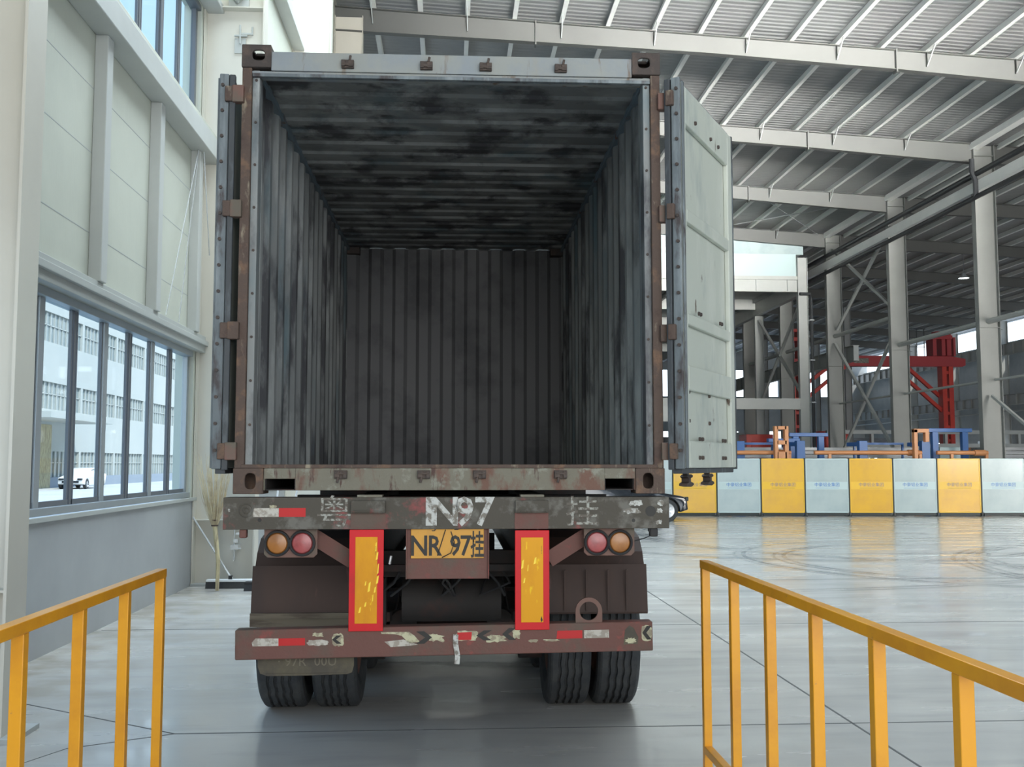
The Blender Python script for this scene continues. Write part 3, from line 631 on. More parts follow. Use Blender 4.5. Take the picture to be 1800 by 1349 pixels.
# header
MB().box(-HWD + .168, HWD - .168, .0, .012, CT_ - .150, CT_ - .038).box(-HWD + .168, HWD - .168, .012, .12, CT_ - .05, CT_ - .038).box(-HWD + .05, HWD - .05, .012, .13, CT_ - .165, CT_ - .150).obj('door_header', 'header', ct, bevel=.003)
MB().box(-HWD + .06, HWD - .06, .004, .04, CT_ - .185, CT_ - .165).obj('header_lip', 'door_edge', ct, bevel=.003)
def keeper():
    m_ = MB().box(-.036, .036, -.022, .0, -.028, .020).box(.004, .034, -.034, -.020, -.022, .012).box(-.036, -.014, -.034, -.020, -.022, .016).tube([(.012, -.028, .012), (.018, -.03, .042)], .008, 6).tube([(-.03, -.028, -.01), (.03, -.028, -.01)], .009, 6)
    return m_
kp = keeper().obj('lock_keeper', 'casting', ct, bevel=.003)
ks = [(-.61, CT_ - .105), (-.155, CT_ - .105), (.19, CT_ - .105), (.63, CT_ - .105), (-.62, CB + .105), (-.155, CB + .105), (.16, CB + .105), (.62, CB + .105)]
for i, (x, z) in enumerate(ks):
    o = kp if i == 0 else kp.copy()
    if i: COL.objects.link(o); o.parent = ct
    o.location = (x, -.001, z); o.rotation_euler = (0, 0 if z > 3 else pi, 0)
# sill with forklift pockets
s = MB()
P0, P1 = HWD - .345, HWD - .175
zt_, zb_ = CB + .145, CB + .02
s.box(-P0, P0, .0, .012, zb_, zt_)
for q in (-1, 1):
    s.box(*sorted((q * P0, q * (HWD - .168))), .0, .012, CB + .085, zt_)
    s.box(*sorted((q * P1, q * (HWD - .168))), .0, .012, zb_, zt_)
s.box(-HWD + .168, HWD - .168, .012, .10, zt_ - .012, zt_)
s.obj('door_sill', 'sill', ct, bevel=.003)
MB().box(-HWD + .04, HWD - .04, -.004, .06, CB + .145, CB + .166).obj('threshold', 'rust', ct, bevel=.003)
for q in (-1, 1):
    pk = MB(); xa, xb = sorted((q * P0, q * P1)); pk.box(xa, xa + .006, .012, 2.0, zb_, CB + .09).box(xb - .006, xb, .012, 2.0, zb_, CB + .09).box(xa, xb, .012, 2.0, CB + .085, CB + .092).box(xa, xb, .012, 2.0, zb_, zb_ + .006)
    pk.obj('forklift_pocket', 'chassis', ct)
MB().box(-HWD + .06, HWD - .06, 1.99, 2.0, CB + .02, CB + .12).box(-HWD + .06, HWD - .06, 3.2, 3.21, CB + .02, CB + .12).obj('cross_member', 'chassis', ct)
# doors: inner (lining) side faces +x of the leaf's own frame; leaf runs along +y from its hinge
def door_leaf(parent):
    W, z0, z1, T = 1.15, 1.655, 3.905, .045
    leaf = MB()
    leaf.box(0, T, 0, W, z0, z1)                                     # sheet body
    lf = leaf.obj('door', 'door', parent, bevel=.004)
    fr = MB()
    e = .034
    fr.box(T, T + e, 0, .10, z0, z1).box(T, T + e, W - .10, W, z0, z1)
    H = z1 - z0
    for f0, f1 in ((0, .10), (.325, .36), (.60, .63), (.735, .80), (.93, 1.0)):
        za, zb = z1 - H * f0, z1 - H * f1
        fr.prism([(T, za), (T + e, za - (0 if f0 == 0 else .03)), (T + e, zb + (0 if f1 == 1 else .01)), (T, zb)], .10, W - .10, 'y') if False else fr.box(T, T + e, .10, W - .10, zb, za)
    fr.obj('door_rib', 'door', lf, bevel=.008)
    # gasket and worn edges all round the leaf
    MB().box(-.012, .022, -.034, .0, z0 - .01, z1 + .012).obj('door_gasket', 'gasket', lf, bevel=.005)
    MB().box(.026, T + e, -.022, .0, z0 - .005, z1 + .02).obj('door_edge', 'door_edge', lf, bevel=.006)
    MB().box(.0, T + e + .004, W, W + .018, z0 - .01, z1 + .005).obj('door_gasket', 'gasket', lf, bevel=.005)
    MB().box(.005, T + .016, .004, W - .004, z0 - .032, z0).obj('door_gasket', 'gasket', lf, bevel=.004)
    MB().box(.005, T + .016, .004, W - .004, z1, z1 + .022).obj('door_gasket', 'gasket', lf, bevel=.004)
    MB().box(T + e, T + e + .012, .0, .03, z0, z1).obj('door_edge', 'door_edge', lf, bevel=.003)
    bl = MB()
    for zz, ys in ((z1 - .17, (.28, .62, .80)), (z1 - 1.33, (.3, .34, .78, .82)), (2.10, (.18, .62)), (1.93, (.18, .62)), (z0 + .17, (.28, .34, .80, .86)), (z0 + .06, (.28, .34, .80, .86))):
        for yy in ys: bl.lathe([(.012, 0), (.012, .011), (0, .013)], (T + (e if zz > 3.6 or zz < 1.85 or abs(zz - 2.575) < .01 else 0), yy, zz), 'x', 10)
    bl.obj('bolt_heads', 'casting', lf)
    hb = MB()
    for q in range(15): hb.lathe([(-.012, 0), (-.012, .010), (0, .010)], (T + .015, -.022, z0 + .1 + q * .15), 'y', 8)
    hb.obj('edge_bolts', 'casting', lf)
    for y in (.36, .82):                                             # lock rods on the outer face, with cams top and bottom
        r_ = MB().tube([(-.035, y, z0 - .06), (-.035, y, z1 + .02)], .014, 10).obj('lock_rod', 'door_edge', lf)
        c_ = MB()
        for za, sg in ((z0 - .032, -1), (z1 + .0, 1)):
            c_.cbox((-.03, y, za + sg * .02), (.03, .035, .06))
            if sg < 0:
                c_.prism([(y - .055, za - .022), (y - .02, za - .032), (y + .045, za - .026), (y + .055, za - .014), (y + .02, za - .006), (y - .03, za - .010)], -.05, .0, 'x')
                c_.prism([(y - .075, za - .075), (y + .02, za - .082), (y + .075, za - .070), (y + .06, za - .058), (y + .012, za - .05), (y + .012, za - .02), (y - .022, za - .02), (y - .022, za - .052), (y - .07, za - .060)], -.05, .0, 'x')
            else:
                c_.tube([(-.03, y, za + .02), (-.03, y + .05, za + .045)], .006, 6)
        c_.obj('lock_cam', 'casting', r_, bevel=.002)
        MB().box(-.05, .0, y - .03, y + .03, 2.3, 2.36).box(-.05, .0, y - .03, y + .03, 3.2, 3.26).obj('rod_bracket', 'casting', lf)
    for zz in (1.75, 2.43, 3.13, 3.80):                              # hinge lugs
        MB().box(.0, T, -.05, .0, zz - .045, zz + .045).obj('hinge', 'rust', lf, bevel=.006)
    return lf
dr = door_leaf(ct)
# the visible right leaf: inner face turned towards the viewer
ang = atan2(.565, 1.00)                                               # leaf runs back and outwards
dr.location = (HWD + .035, -.04, 0); dr.rotation_euler = (0, 0, -ang); 
# inner face must face the viewer's side (+x of the leaf after rotation)
dl = door_leaf(ct); dl.scale = (-1, 1, 1)
dl.location = (-HWD - .045, .02, 0); dl.rotation_euler = (0, 0, radians(4.0))
for s_ in (-1, 1):
    for zz in (1.75, 2.43, 3.13, 3.80):
        MB().box(*sorted((s_ * (HWD - .02), s_ * (HWD + .045))), -.035, .02, zz - .05, zz + .05).obj('hinge_lug', 'lamp_plate' if zz != 2.43 else 'rust', ct, bevel=.006)

# ================================================================== TRAILER
tr = thing('semi_trailer', 'grimy maroon trailer chassis with red and yellow marker plates under the container', 'trailer', TO, TR)
BZ0, BZ1 = 1.315, 1.492
rb = MB().box(-1.262, 1.235, -.04, -.028, BZ0, BZ1).box(-1.262, 1.235, -.028, .12, BZ1 - .012, BZ1).box(-1.262, 1.235, -.028, .10, BZ0, BZ0 + .012)
for x in (-1.262, 1.223): rb.box(x, x + .012, -.028, .12, BZ0, BZ1)
rear = rb.obj('rear_beam', 'beam', tr, bevel=.003)
for (xa, xb) in ((-.555, -.365), (.36, .545)):
    MB().box(xa, xb, -.075, -.04, 1.405, 1.475).box(xa + .01, xb - .01, -.088, -.075, 1.412, 1.42).obj('lock_housing', 'beam', rear, bevel=.006)
    MB().box(xa + .03, xb - .02, -.04, .08, BZ1, BZ1 + .014).obj('lock_pad', 'sill', rear, bevel=.004)
    MB().box(xa - .002, xb + .002, -.044, -.04, BZ0, 1.405).obj('patch', 'bumper', rear)
MB().lathe([(0, .0), (0, .030)], (1.128, -.041, 1.412), 'y', 24).obj('hole', 'ink', rear)
MB().lathe([(-.002, .010), (-.006, .016), (-.002, .022), (-.002, .030), (-.006, .036), (-.002, .042)], (-1.135, -.04, 1.422), 'y', 28).obj('ring_mark', 'beam', rear)
MB().lathe([(0, .0), (0, .010)], (1.03, -.041, 1.36), 'y', 16).lathe([(0, .0), (0, .011)], (-1.06, -.041, 1.368), 'y', 16).obj('hole', 'ink', rear)
def patch(pts, y, mat, name, parent):
    n_ = len(pts)
    return MB().prism(pts, y - .0012, y, 'y').obj(name, mat, parent)
def rag(x0, x1, z0, z1, n_=22, seed=1, jag=.25):
    r = random.Random(seed); pts = []
    for i in range(n_):
        a = 2 * pi * i / n_; k = 1 - jag * r.random()
        c, s__ = cos(a), sin(a); q = (abs(c) ** 5 + abs(s__) ** 5) ** (-1 / 5)
        pts.append(((x0 + x1) / 2 + (x1 - x0) / 2 * q * k * c, (z0 + z1) / 2 + (z1 - z0) / 2 * q * k * s__))
    return pts
patch([(-1.095, 1.385), (-.955, 1.385), (-.955, 1.434), (-1.09, 1.434), (-1.10, 1.41)], -.0405, 'tape_white', 'reflector_tape', rear)
patch([(-.955, 1.385), (-.808, 1.385), (-.808, 1.434), (-.955, 1.434)], -.0405, 'tape_red', 'reflector_tape', rear)
patch(rag(-1.01, -.965, 1.434, 1.45, seed=3), -.041, 'flake', 'paint_flake', rear)
for i, (a, b, c, d) in enumerate(((.97, 1.075, 1.395, 1.432), (1.0, 1.09, 1.44, 1.475), (1.165, 1.21, 1.44, 1.475), (1.16, 1.20, 1.40, 1.43), (1.155, 1.195, 1.335, 1.365), (-1.235, -1.222, 1.41, 1.432))):
    patch(rag(a, b, c, d, seed=11 + i, jag=.4), -.0405, 'paint_white', 'paint_mark', rear)
T_ = text_mesh('粤', .2); put_text(T_, 'painted_letter', 'paint_faint', rear, (-.65, -.0415, 1.40), 1.05, .95, rot=(pi/2, 0, 0))
T_ = text_mesh('挂', .2); put_text(T_, 'painted_letter', 'paint_faint', rear, (.74, -.0415, 1.40), 1.0, .9)
for ch, x in (('I', -.125), ('N', -.035), ('9', .075), ('7', .185)):
    put_text(text_mesh(ch, .22, bold=.005), 'painted_letter', 'paint_white', rear, (x, -.0415, 1.405), 1.0, 1.0)
# marker plates on posts
for (xa, xb, zt2) in ((-.562, -.372, 1.314), (.358, .550, 1.308)):
    p = MB().box(xa, xb, -.062, -.056, .758, zt2).obj('marker_plate', 'red', tr, bevel=.004)
    MB().box(xa + .034, xb - .034, -.0645, -.062, .80, zt2 - .04).obj('marker_stripe', 'yellow', p, bevel=.002)
    MB().box(xa + .03, xb - .03, -.03, .04, .80, 1.30).obj('marker_post', 'chassis', p)
    put_text(text_mesh('······', .06), 'marker_dots', 'ink', p, (xb - .045, -.066, 1.20), .5, .6, rot=(pi/2, pi/2, 0))
rr = random.Random(21)
for (x0, z0) in ((-.415, 1.22), (-.408, 1.17), (-.402, 1.10), (-.405, 1.04), (-.418, .985), (-.43, .94), (-.47, .905), (-.50, .875), (-.47, 1.02), (-.45, 1.0), (.40, 1.12), (.43, 1.10), (.41, 1.03), (.47, 1.14)):
    w_ = rr.uniform(.004, .009); h_ = rr.uniform(.012, .035)
    MB().prism([(x0 - w_, z0 - h_), (x0 + w_ * .4, z0 - h_ * .8), (x0 + w_, z0 + h_), (x0 - w_ * .2, z0 + h_ * .7)], -.0652, -.0646, 'y').obj('scratch', 'scratch', tr)
MB().prism([(.505, .80), (.512, .812), (.506, .835), (.500, .815)], -.0652, -.0646, 'y').obj('nick', 'ink', tr)
# number plate on a hanging panel
hp = MB().box(-.252, .215, .0, .006, 1.035, 1.315).box(-.252, -.246, -.02, 0, 1.035, 1.315).box(.209, .215, -.02, 0, 1.035, 1.315).obj('plate_panel', 'bumper', tr, bevel=.002)
nb = MB().box(-.224, .185, -.012, -.004, 1.150, 1.36).obj('number_plate', 'plate', hp, bevel=.002)
for ch, x, wd in (('N', -.178, .95), ('R', -.092, .9), ('9', .025, .9), ('7', .082, .9), ('挂', .148, .55)):
    put_text(text_mesh(ch, .15, bold=.0025), 'plate_character', 'ink', nb, (x, -.0135, 1.215), wd * .95, 1.05)
for x in (-.11, .035): put_text(text_mesh('粤' if x < 0 else 'B', .1), 'plate_character', 'ink', nb, (x, -.0135, 1.335), .8, .9)
MB().tube([(-.075, -.016, 1.165), (-.03, -.016, 1.31)], .003, 5).tube([(-.05, -.016, 1.155), (.0, -.016, 1.18), (.02, -.016, 1.24), (.0, -.016, 1.30)], .003, 5).obj('scribble', 'ink', nb)
# lamps
for q, (xa, xb, za, zb) in enumerate(((-1.045, -.748, 1.155, 1.325), (.755, 1.045, 1.158, 1.318))):
    z_ = (za + zb) / 2 - .005
    pl = MB().prism([(xa, zb), (xa, za + .02), (xa + .02, za), (xb - .02, za), (xb, za + .02), (xb, zb)], .02, .03, 'y').obj('lamp_plate', 'lamp_plate', tr, bevel=.003)
    for x, col in ((xa + .074, 0), (xb - .084, 1)):
        if q: col = 1 - col
        MB().lathe([(.0, .074), (-.018, .072), (-.022, .066), (-.018, .060), (.0, .058)], (x, .02, z_), 'y', 32).obj('lamp_rim', 'black', pl, smooth=True)
        MB().lathe([(-.016, 0.0001), (-.015, .03), (-.010, .052), (.0, .060)], (x, .02, z_), 'y', 32).obj('lens', ('lamp_amber', 'lamp_red')[col], pl, smooth=True)
# hanging side marker lamps
for x in (-1.155, 1.15):
    h_ = MB().cbox((x, .0, 1.292), (.045 if x > 0 else .04, .05, .05)).obj('side_lamp', 'black' if x > 0 else 'bumper', tr, bevel=.008)
    MB().cbox((x - .018 if x > 0 else x + .01, .0, 1.31), (.02, .03, .03)).obj('lamp_bracket', 'black', h_)
MB().tube([(1.13, .0, 1.27), (1.10, .02, 1.255), (1.04, .05, 1.235)], .003, 5).obj('lamp_wire', 'black', tr)
# diagonal braces up to the rear beam
for q in (-1, 1):
    MB().bar((q * .56, .10, 1.13), (q * .85, .10, 1.31), .012, .09).obj('gusset_brace', 'bumper', tr)
# mudguards arched over the wheels
def guard(xa, xb, zb):
    pts = [(.80, zb), (.84, zb + .30), (.90, .98), (.98, 1.10), (1.10, 1.185), (1.3, 1.22), (1.9, 1.22)]
    prof = pts + [(p[0] + .006, p[1] - .012) for p in pts[::-1]]
    return MB().prism(prof, xa, xb, 'x')
gl_ = guard(-1.265, -.62, .73).obj('mudguard', 'guard', tr)
MB().box(-1.265, -.62, .775, .80, .655, .74).box(-1.265, -.62, .765, .775, .70, .705).obj('guard_board', 'board', gl_)
gr_ = guard(.58, 1.262, .73).obj('mudguard', 'guard', tr)
for x in (.72, .86, 1.0, 1.12): MB().box(x, x + .012, .79, .80, .74, 1.0).obj('guard_rib', 'guard', gr_)
# underrun bumper
bp = thing('bumper_root', '', '') if False else None
bm_ = MB(); bm_.box(-1.172, 1.142, -.045, -.033, .622, .784).box(-1.172, 1.142, -.033, .05, .772, .784).box(-1.172, 1.142, -.033, .05, .622, .634)
bm_.box(-1.172, -1.160, -.033, .05, .634, .772).box(1.130, 1.142, -.033, .05, .634, .772)
bu = bm_.obj('bumper', 'bumper', tr, bevel=.006)
BY = -.0455
patch([(-1.075, .695), (-.935, .695), (-.935, .735), (-1.06, .738), (-1.08, .715)], BY, 'tape_white', 'reflector_tape', bu)
patch([(-.935, .695), (-.79, .695), (-.79, .735), (-.935, .735)], BY, 'tape_red', 'reflector_tape', bu)
patch(rag(-.785, -.66, .69, .725, seed=31, jag=.3), BY, 'tape_white', 'film_scrap', bu)
patch(rag(-.76, -.68, .738, .765, seed=33, jag=.5), BY, 'flake', 'film_scrap', bu)
def arrow(cx, w_, z0, z1, y, d=1):
    z = (z0 + z1) / 2; return [(cx + d * w_, z0), (cx, z), (cx + d * w_, z1), (cx + d * w_ * 0.1, z1), (cx - d * w_ * .75, z), (cx + d * w_ * .1, z0)]
patch(rag(-.645, -.575, .683, .76, seed=35, jag=.2), BY, 'flake', 'film_scrap', bu)
patch(arrow(-.62, .03, .70, .745, BY), BY - .0014, 'ink', 'arrow_mark', bu)
patch([(-.375, .758), (-.22, .756), (-.19, .735), (-.16, .70), (-.22, .695), (-.26, .735), (-.30, .745), (-.37, .748)], BY, 'flake', 'film_scrap', bu)
patch([(-.355, .705), (-.25, .715), (-.17, .685), (-.22, .68), (-.32, .675)], BY, 'tape_white', 'film_scrap', bu)
patch(arrow(-.13, -.05, .69, .757, BY), BY - .0014, 'ink', 'arrow_mark', bu)
patch(rag(-.12, -.02, .69, .75, seed=37, jag=.6), BY, 'flake', 'film_scrap', bu)
patch([(.045, .705), (.125, .705), (.128, .748), (.048, .746)], BY, 'tape_red', 'reflector_tape', bu)
patch(rag(.03, .17, .695, .76, seed=39, jag=.35), BY + .0006, 'flake', 'film_scrap', bu)
patch(arrow(.19, .05, .70, .755, BY), BY - .0014, 'ink', 'arrow_mark', bu)
patch(rag(.19, .33, .685, .735, seed=41, jag=.5), BY, 'flake', 'film_scrap', bu)
patch(arrow(.33, .045, .70, .765, BY), BY - .0014, 'ink', 'arrow_mark', bu)
patch(rag(.35, .40, .70, .77, seed=43, jag=.4), BY, 'flake', 'film_scrap', bu)
patch(rag(.44, .50, .682, .70, seed=45, jag=.4), BY, 'flake', 'film_scrap', bu)
patch(rag(.52, .62, .685, .70, seed=47, jag=.5), BY, 'flake', 'film_scrap', bu)
patch([(.60, .70), (.745, .70), (.745, .744), (.605, .744)], BY, 'tape_red', 'reflector_tape', bu)
patch([(.755, .70), (.895, .70), (.895, .744), (.755, .744)], BY, 'tape_white', 'reflector_tape', bu)
patch([(.975, .66), (1.055, .662), (1.06, .70), (1.035, .75), (1.01, .765), (.985, .74)], BY, 'flap', 'lamp_stain', bu)
patch(rag(.98, 1.05, .665, .70, seed=48, jag=.5), BY - .0006, 'flake', 'film_scrap', bu)
patch(rag(1.075, 1.138, .675, .765, seed=49, jag=.15), BY, 'flake', 'film_scrap', bu)
patch(arrow(1.105, .03, .685, .76, BY), BY - .0014, 'ink', 'arrow_mark', bu)
bu.rotation_euler = (0, -radians(.75), 0); bu.location = (0, 0, -.002)
# strap hanging over the bumper
pts = [(.03, -.052, .735), (.028, -.056, .69), (.040, -.058, .62), (.036, -.056, .575)]
sm_ = MB()
for (p, q_) in zip(pts, pts[1:]): sm_.bar(p, q_, .028, .003, up=(0, 1, 0))
sm_.obj('strap', 'paint_white', tr)
# tow ring plate
n_ = 28; ro_, ri_ = .075, .052; cz = .855; cx = .775
m_ = MB(); vs = []
outer = [(cx + ro_ * cos(pi * i / n_), cz + ro_ * sin(pi * i / n_)) for i in range(n_ + 1)] + [(cx - ro_, .785), (cx + ro_, .785)]
m_.holeplate(cx - ro_, cx + ro_, .785, cz + ro_, -.03, -.012, cx, cz, ri_, ri_, n=40)
# round the upper corners
for i, v in enumerate(m_.v):
    x, y, z = v; d = sqrt((x - cx) ** 2 + (z - cz) ** 2)
    if z > cz and d > ro_: k = ro_ / d; m_.v[i] = (cx + (x - cx) * k, y, cz + (z - cz) * k)
m_.obj('tow_ring', 'lamp_plate', tr)
# mud flap hanging behind the bumper
fl = [(-1.075, .66), (-1.075, .55), (-1.06, .51), (-1.02, .497), (-.80, .498), (-.58, .503), (-.55, .512), (-.54, .55), (-.54, .66)]
fo = MB().prism(fl, .055, .063, 'y').obj('mud_flap', 'flap', tr, bevel=.003)
put_text(text_mesh('· 97R  00U', .075), 'flap_lettering', 'flap_text', fo, (-.80, .053, .575), 1, 1)
MB().box(-1.03, -.58, .050, .055, .507, .512).obj('flap_edge', 'flap', fo)
# running gear
def tyre(x0, x1, y, R=.50, name='wheel'):
    w_ = x1 - x0; xm = (x0 + x1) / 2
    prof = [(-w_ * .36, .30), (-w_ * .47, .36), (-w_ * .5, .42), (-w_ * .49, R - .03), (-w_ * .44, R - .008), (-w_ * .40, R)]
    for g_ in (-.24, -.08, .08, .24):
        prof += [(w_ * (g_ - .035), R + .001), (w_ * (g_ - .022), R - .016), (w_ * (g_ + .022), R - .016), (w_ * (g_ + .035), R + .001)]
    prof += [(w_ * .40, R), (w_ * .44, R - .008), (w_ * .49, R - .03), (w_ * .5, .42), (w_ * .47, .36), (w_ * .36, .30)]
    t_ = MB().lathe(prof, (xm, y, R), 'x', 96)
    return t_, prof, xm
def wheel(x0, x1, y):
    t_, prof, xm = tyre(x0, x1, y)
    # zig-zag tread grooves: nudge the groove vertices sideways around the tyre
    m_ = len(prof)
    for j in range(96):
        off = .0028 * (1 if (j // 2) % 2 else -1)
        for i in range(6, m_ - 6):
            x, yy, z = t_.v[j * m_ + i]; t_.v[j * m_ + i] = (x + off, yy, z)
    ty = t_.obj('tyre', 'tyre', tr)
    w_ = x1 - x0
    MB().lathe([(-w_ * .36, .30), (-w_ * .40, .29), (-w_ * .1, .24), (-w_ * .1, .0001)], (xm, y, .5), 'x', 40).lathe([(w_ * .36, .30), (w_ * .40, .29), (w_ * .1, .24), (w_ * .1, .0001)], (xm, y, .5), 'x', 40).obj('wheel_rim', 'lamp_plate', ty, smooth=True)
AX = [1.55, 2.86, 4.17]
for y in AX:
    for x0, x1 in ((-1.285, -.985), (-.925, -.625), (.645, .935), (.975, 1.265)): wheel(x0, x1, y)
    MB().tube([(-1.1, y, .5), (1.1, y, .5)], .075, 16).obj('axle', 'chassis', tr)
    MB().lathe([(-.08, .19), (.08, .19), (.08, .0001)], (-.55, y, .5), 'x', 24).lathe([(-.08, .19), (.08, .19), (.08, .0001)], (.55, y, .5), 'x', 24).obj('brake_drum', 'chassis', tr)
    for q in (-1, 1):
        MB().lathe([(-.07, .0001), (-.07, .09), (.07, .09), (.07, .0001)], (q * .33, y - .22, .60), 'y', 20).obj('brake_chamber', 'chassis', tr, smooth=True)
        MB().bar((q * .45, y - .55, .68), (q * .45, y, .62), .09, .06).bar((q * .45, y, .62), (q * .45, y + .55, .68), .09, .06).obj('leaf_spring', 'chassis', tr)
for q in (-1, 1):
    MB().box(q * .5 - .006, q * .5 + .006, .1, 6.4, .95, BZ1 - .01).box(q * .5 - .07, q * .5 + .07, .1, 6.4, .94, .955).box(q * .5 - .07, q * .5 + .07, .1, 6.4, BZ1 - .02, BZ1 - .004).obj('main_rail', 'chassis', tr)
    MB().bar((q * .45, .98, .95), (q * .45, .98, .64), .05, .12).obj('spring_hanger', 'chassis', tr)
for y in (.55, 1.4, 2.2, 3.5, 4.8, 5.9):
    MB().box(-1.2, 1.2, y, y + .08, 1.30, 1.44).obj('cross_member', 'chassis', tr)
MB().box(-.45, .45, .62, .72, .98, 1.14).box(-.46, .46, .45, .50, 1.03, 1.07).obj('rear_cross_member', 'chassis', tr)
MB().lathe([(-.32, .0001), (-.32, .15), (.32, .15), (.32, .0001)], (0, 1.0, .80), 'x', 28).obj('air_tank', 'chassis', tr, smooth=True)
MB().box(-.32, .32, 2.1, 2.12, .62, 1.15).obj('tool_plate', 'chassis', tr)
hs = MB()
rr = random.Random(4)
for q in range(7):
    x = -.3 + .1 * q; pts = [(x, .5, 1.05), (x + rr.uniform(-.1, .1), .55, .95), (x + rr.uniform(-.2, .2), .65, .86), (x + rr.uniform(-.2, .2), .9, .95)]
    hs.tube(pts, .008, 6)
hs.obj('air_hoses', 'black', tr)
MB().tube([(-.42, .35, 1.05), (-.42, .35, 1.15)], .006, 6).tube([(-.37, .4, 1.08), (-.36, .4, 1.13)], .009, 6).obj('bare_fittings', 'bright_metal', tr)
# landing legs at the front
for q in (-1, 1):
    MB().box(q * .75 - .06, q * .75 + .06, 5.7, 5.82, .15, 1.2).box(q * .75 - .14, q * .75 + .14, 5.62, 5.9, .0, .03).box(q * .75 - .045, q * .75 + .045, 5.715, 5.805, .03, .16).obj('landing_leg', 'chassis', tr)
# ================================================================== RAILINGS
def railing(name, X, y0, y1, label, n_):
    r_ = thing(name, label, 'railing', (X, y1, 0))
    L_ = y1 - y0; H = 1.143; s = .044
    MB().box(-.025, .025, -L_, s / 2, H - s, H).obj('top_rail', 'rail', r_, bevel=.003)
    MB().box(-.022, .022, -L_, -s / 2, .095, .137).obj('bottom_rail', 'rail', r_, bevel=.003)
    for i in range(n_):
        y = -i * .575
        MB().box(-s / 2, s / 2, y - s / 2, y + s / 2, .006 if i % 3 == 0 else .137, H - s).obj('post' if i % 3 == 0 else 'baluster', 'rail', r_, bevel=.003)
        if i % 3 == 0: MB().box(-.15 if X > 0 else -.05, .05 if X > 0 else .15, y - .05, y + .05, 0, .006).obj('base_foot', 'rail', r_)
    return r_
railing('safety_railing', 1.425, .6, 5.69, 'orange yellow steel railing to the right of the trailer, running out of the picture', 9)
railing('safety_railing', -1.47, .6, 5.40, 'orange yellow steel railing in front of the grey plinth wall, left of the trailer', 9)

# ================================================================== FENCE PANELS
fdir = Vector((18.388 - 8.602, 31.972 - 32.571, 0)).normalized()
fang = atan2(fdir.y, fdir.x)
PW, GAP, FH = 1.415, .045, 1.845
def fence_panel(col):
    r_ = thing('fence_panel', '', 'fence panel'); W = PW - GAP
    y = col == 'yellow'
    MB().box(.02, W - .02, -.012, .012, .13, FH - .02).obj('sheet', 'fence_yellow' if y else 'fence_white', r_)
    MB().box(0, W, -.02, .02, FH - .03, FH).box(0, W, -.02, .02, .11, .15).box(0, .035, -.02, .02, .11, FH).box(W - .035, W, -.02, .02, .11, FH).obj('panel_frame', 'fence_band_y' if y else 'fence_band_w', r_, bevel=.004)
    MB().box(.036, W - .036, -.0145, -.012, .86, 1.10).obj('lettering_band', 'fence_band_y' if y else 'fence_band_w', r_)
    me = TXT['main']; put_text(me, 'lettering', 'dark_text' if y else 'blue_text', r_, (W * .5, -.0165, 1.0), 1, 1)
    MB().box(W * .5 - .37, W * .5 + .37, -.0155, -.0145, .895, .903).obj('underline', 'joint' if y else 'blue_text', r_)
    MB().box(W + .002, W + GAP - .002, -.03, .03, .0, FH + .01).box(W - .1, W + GAP - .004, -.2, .2, .0, .02).obj('post', 'fence_post', r_, bevel=.003)
    MB().box(.05, W - .05, -.016, .016, .02, .11).obj('base_rail', 'fence_post', r_)
    return r_
TXT = {'main': text_mesh('中豪铝业集团', .135)}
protos = {c: fence_panel(c) for c in ('yellow', 'pale')}
first = {'yellow': True, 'pale': True}
flab = {-5: 'yellow fence panel hidden behind the container', -4: 'pale fence panel hidden behind the container', -3: 'yellow fence panel hidden behind the trailer wheels', -2: 'pale fence panel hidden by the container corner post',
        -1: 'narrow sliver of yellow fence panel between the container corner and the open door', 0: 'narrow sliver of pale fence panel behind the dark car nose',
        1: 'yellow fence panel directly under the open container door cams, beside the dark car', 2: 'pale fence panel just right of the open container door', 3: 'yellow fence panel under the orange bracket, with a scuffed white streak',
        4: 'pale fence panel in front of the black downpipe post', 5: 'yellow fence panel in front of the crossed white braces', 6: 'pale fence panel before the column with the small sign', 7: 'yellow fence panel below the red gantry leg', 8: 'pale fence panel at the picture edge, below the tall nearest column', 9: 'yellow fence panel beyond the picture edge'}
base = Vector((8.602, 32.571, 0))
for q in range(-1, 10):
    c = 'yellow' if q % 2 else 'pale'
    # panel 2 (pale) starts at base
    p = base + fdir * (PW * (q - 2))
    o = protos[c] if first[c] else copy_tree(protos[c]); first[c] = False
    o.location = p; o.rotation_euler = (0, 0, fang); tag(o, flab[q], 'fence panel', 'yellow and pale fence panels')

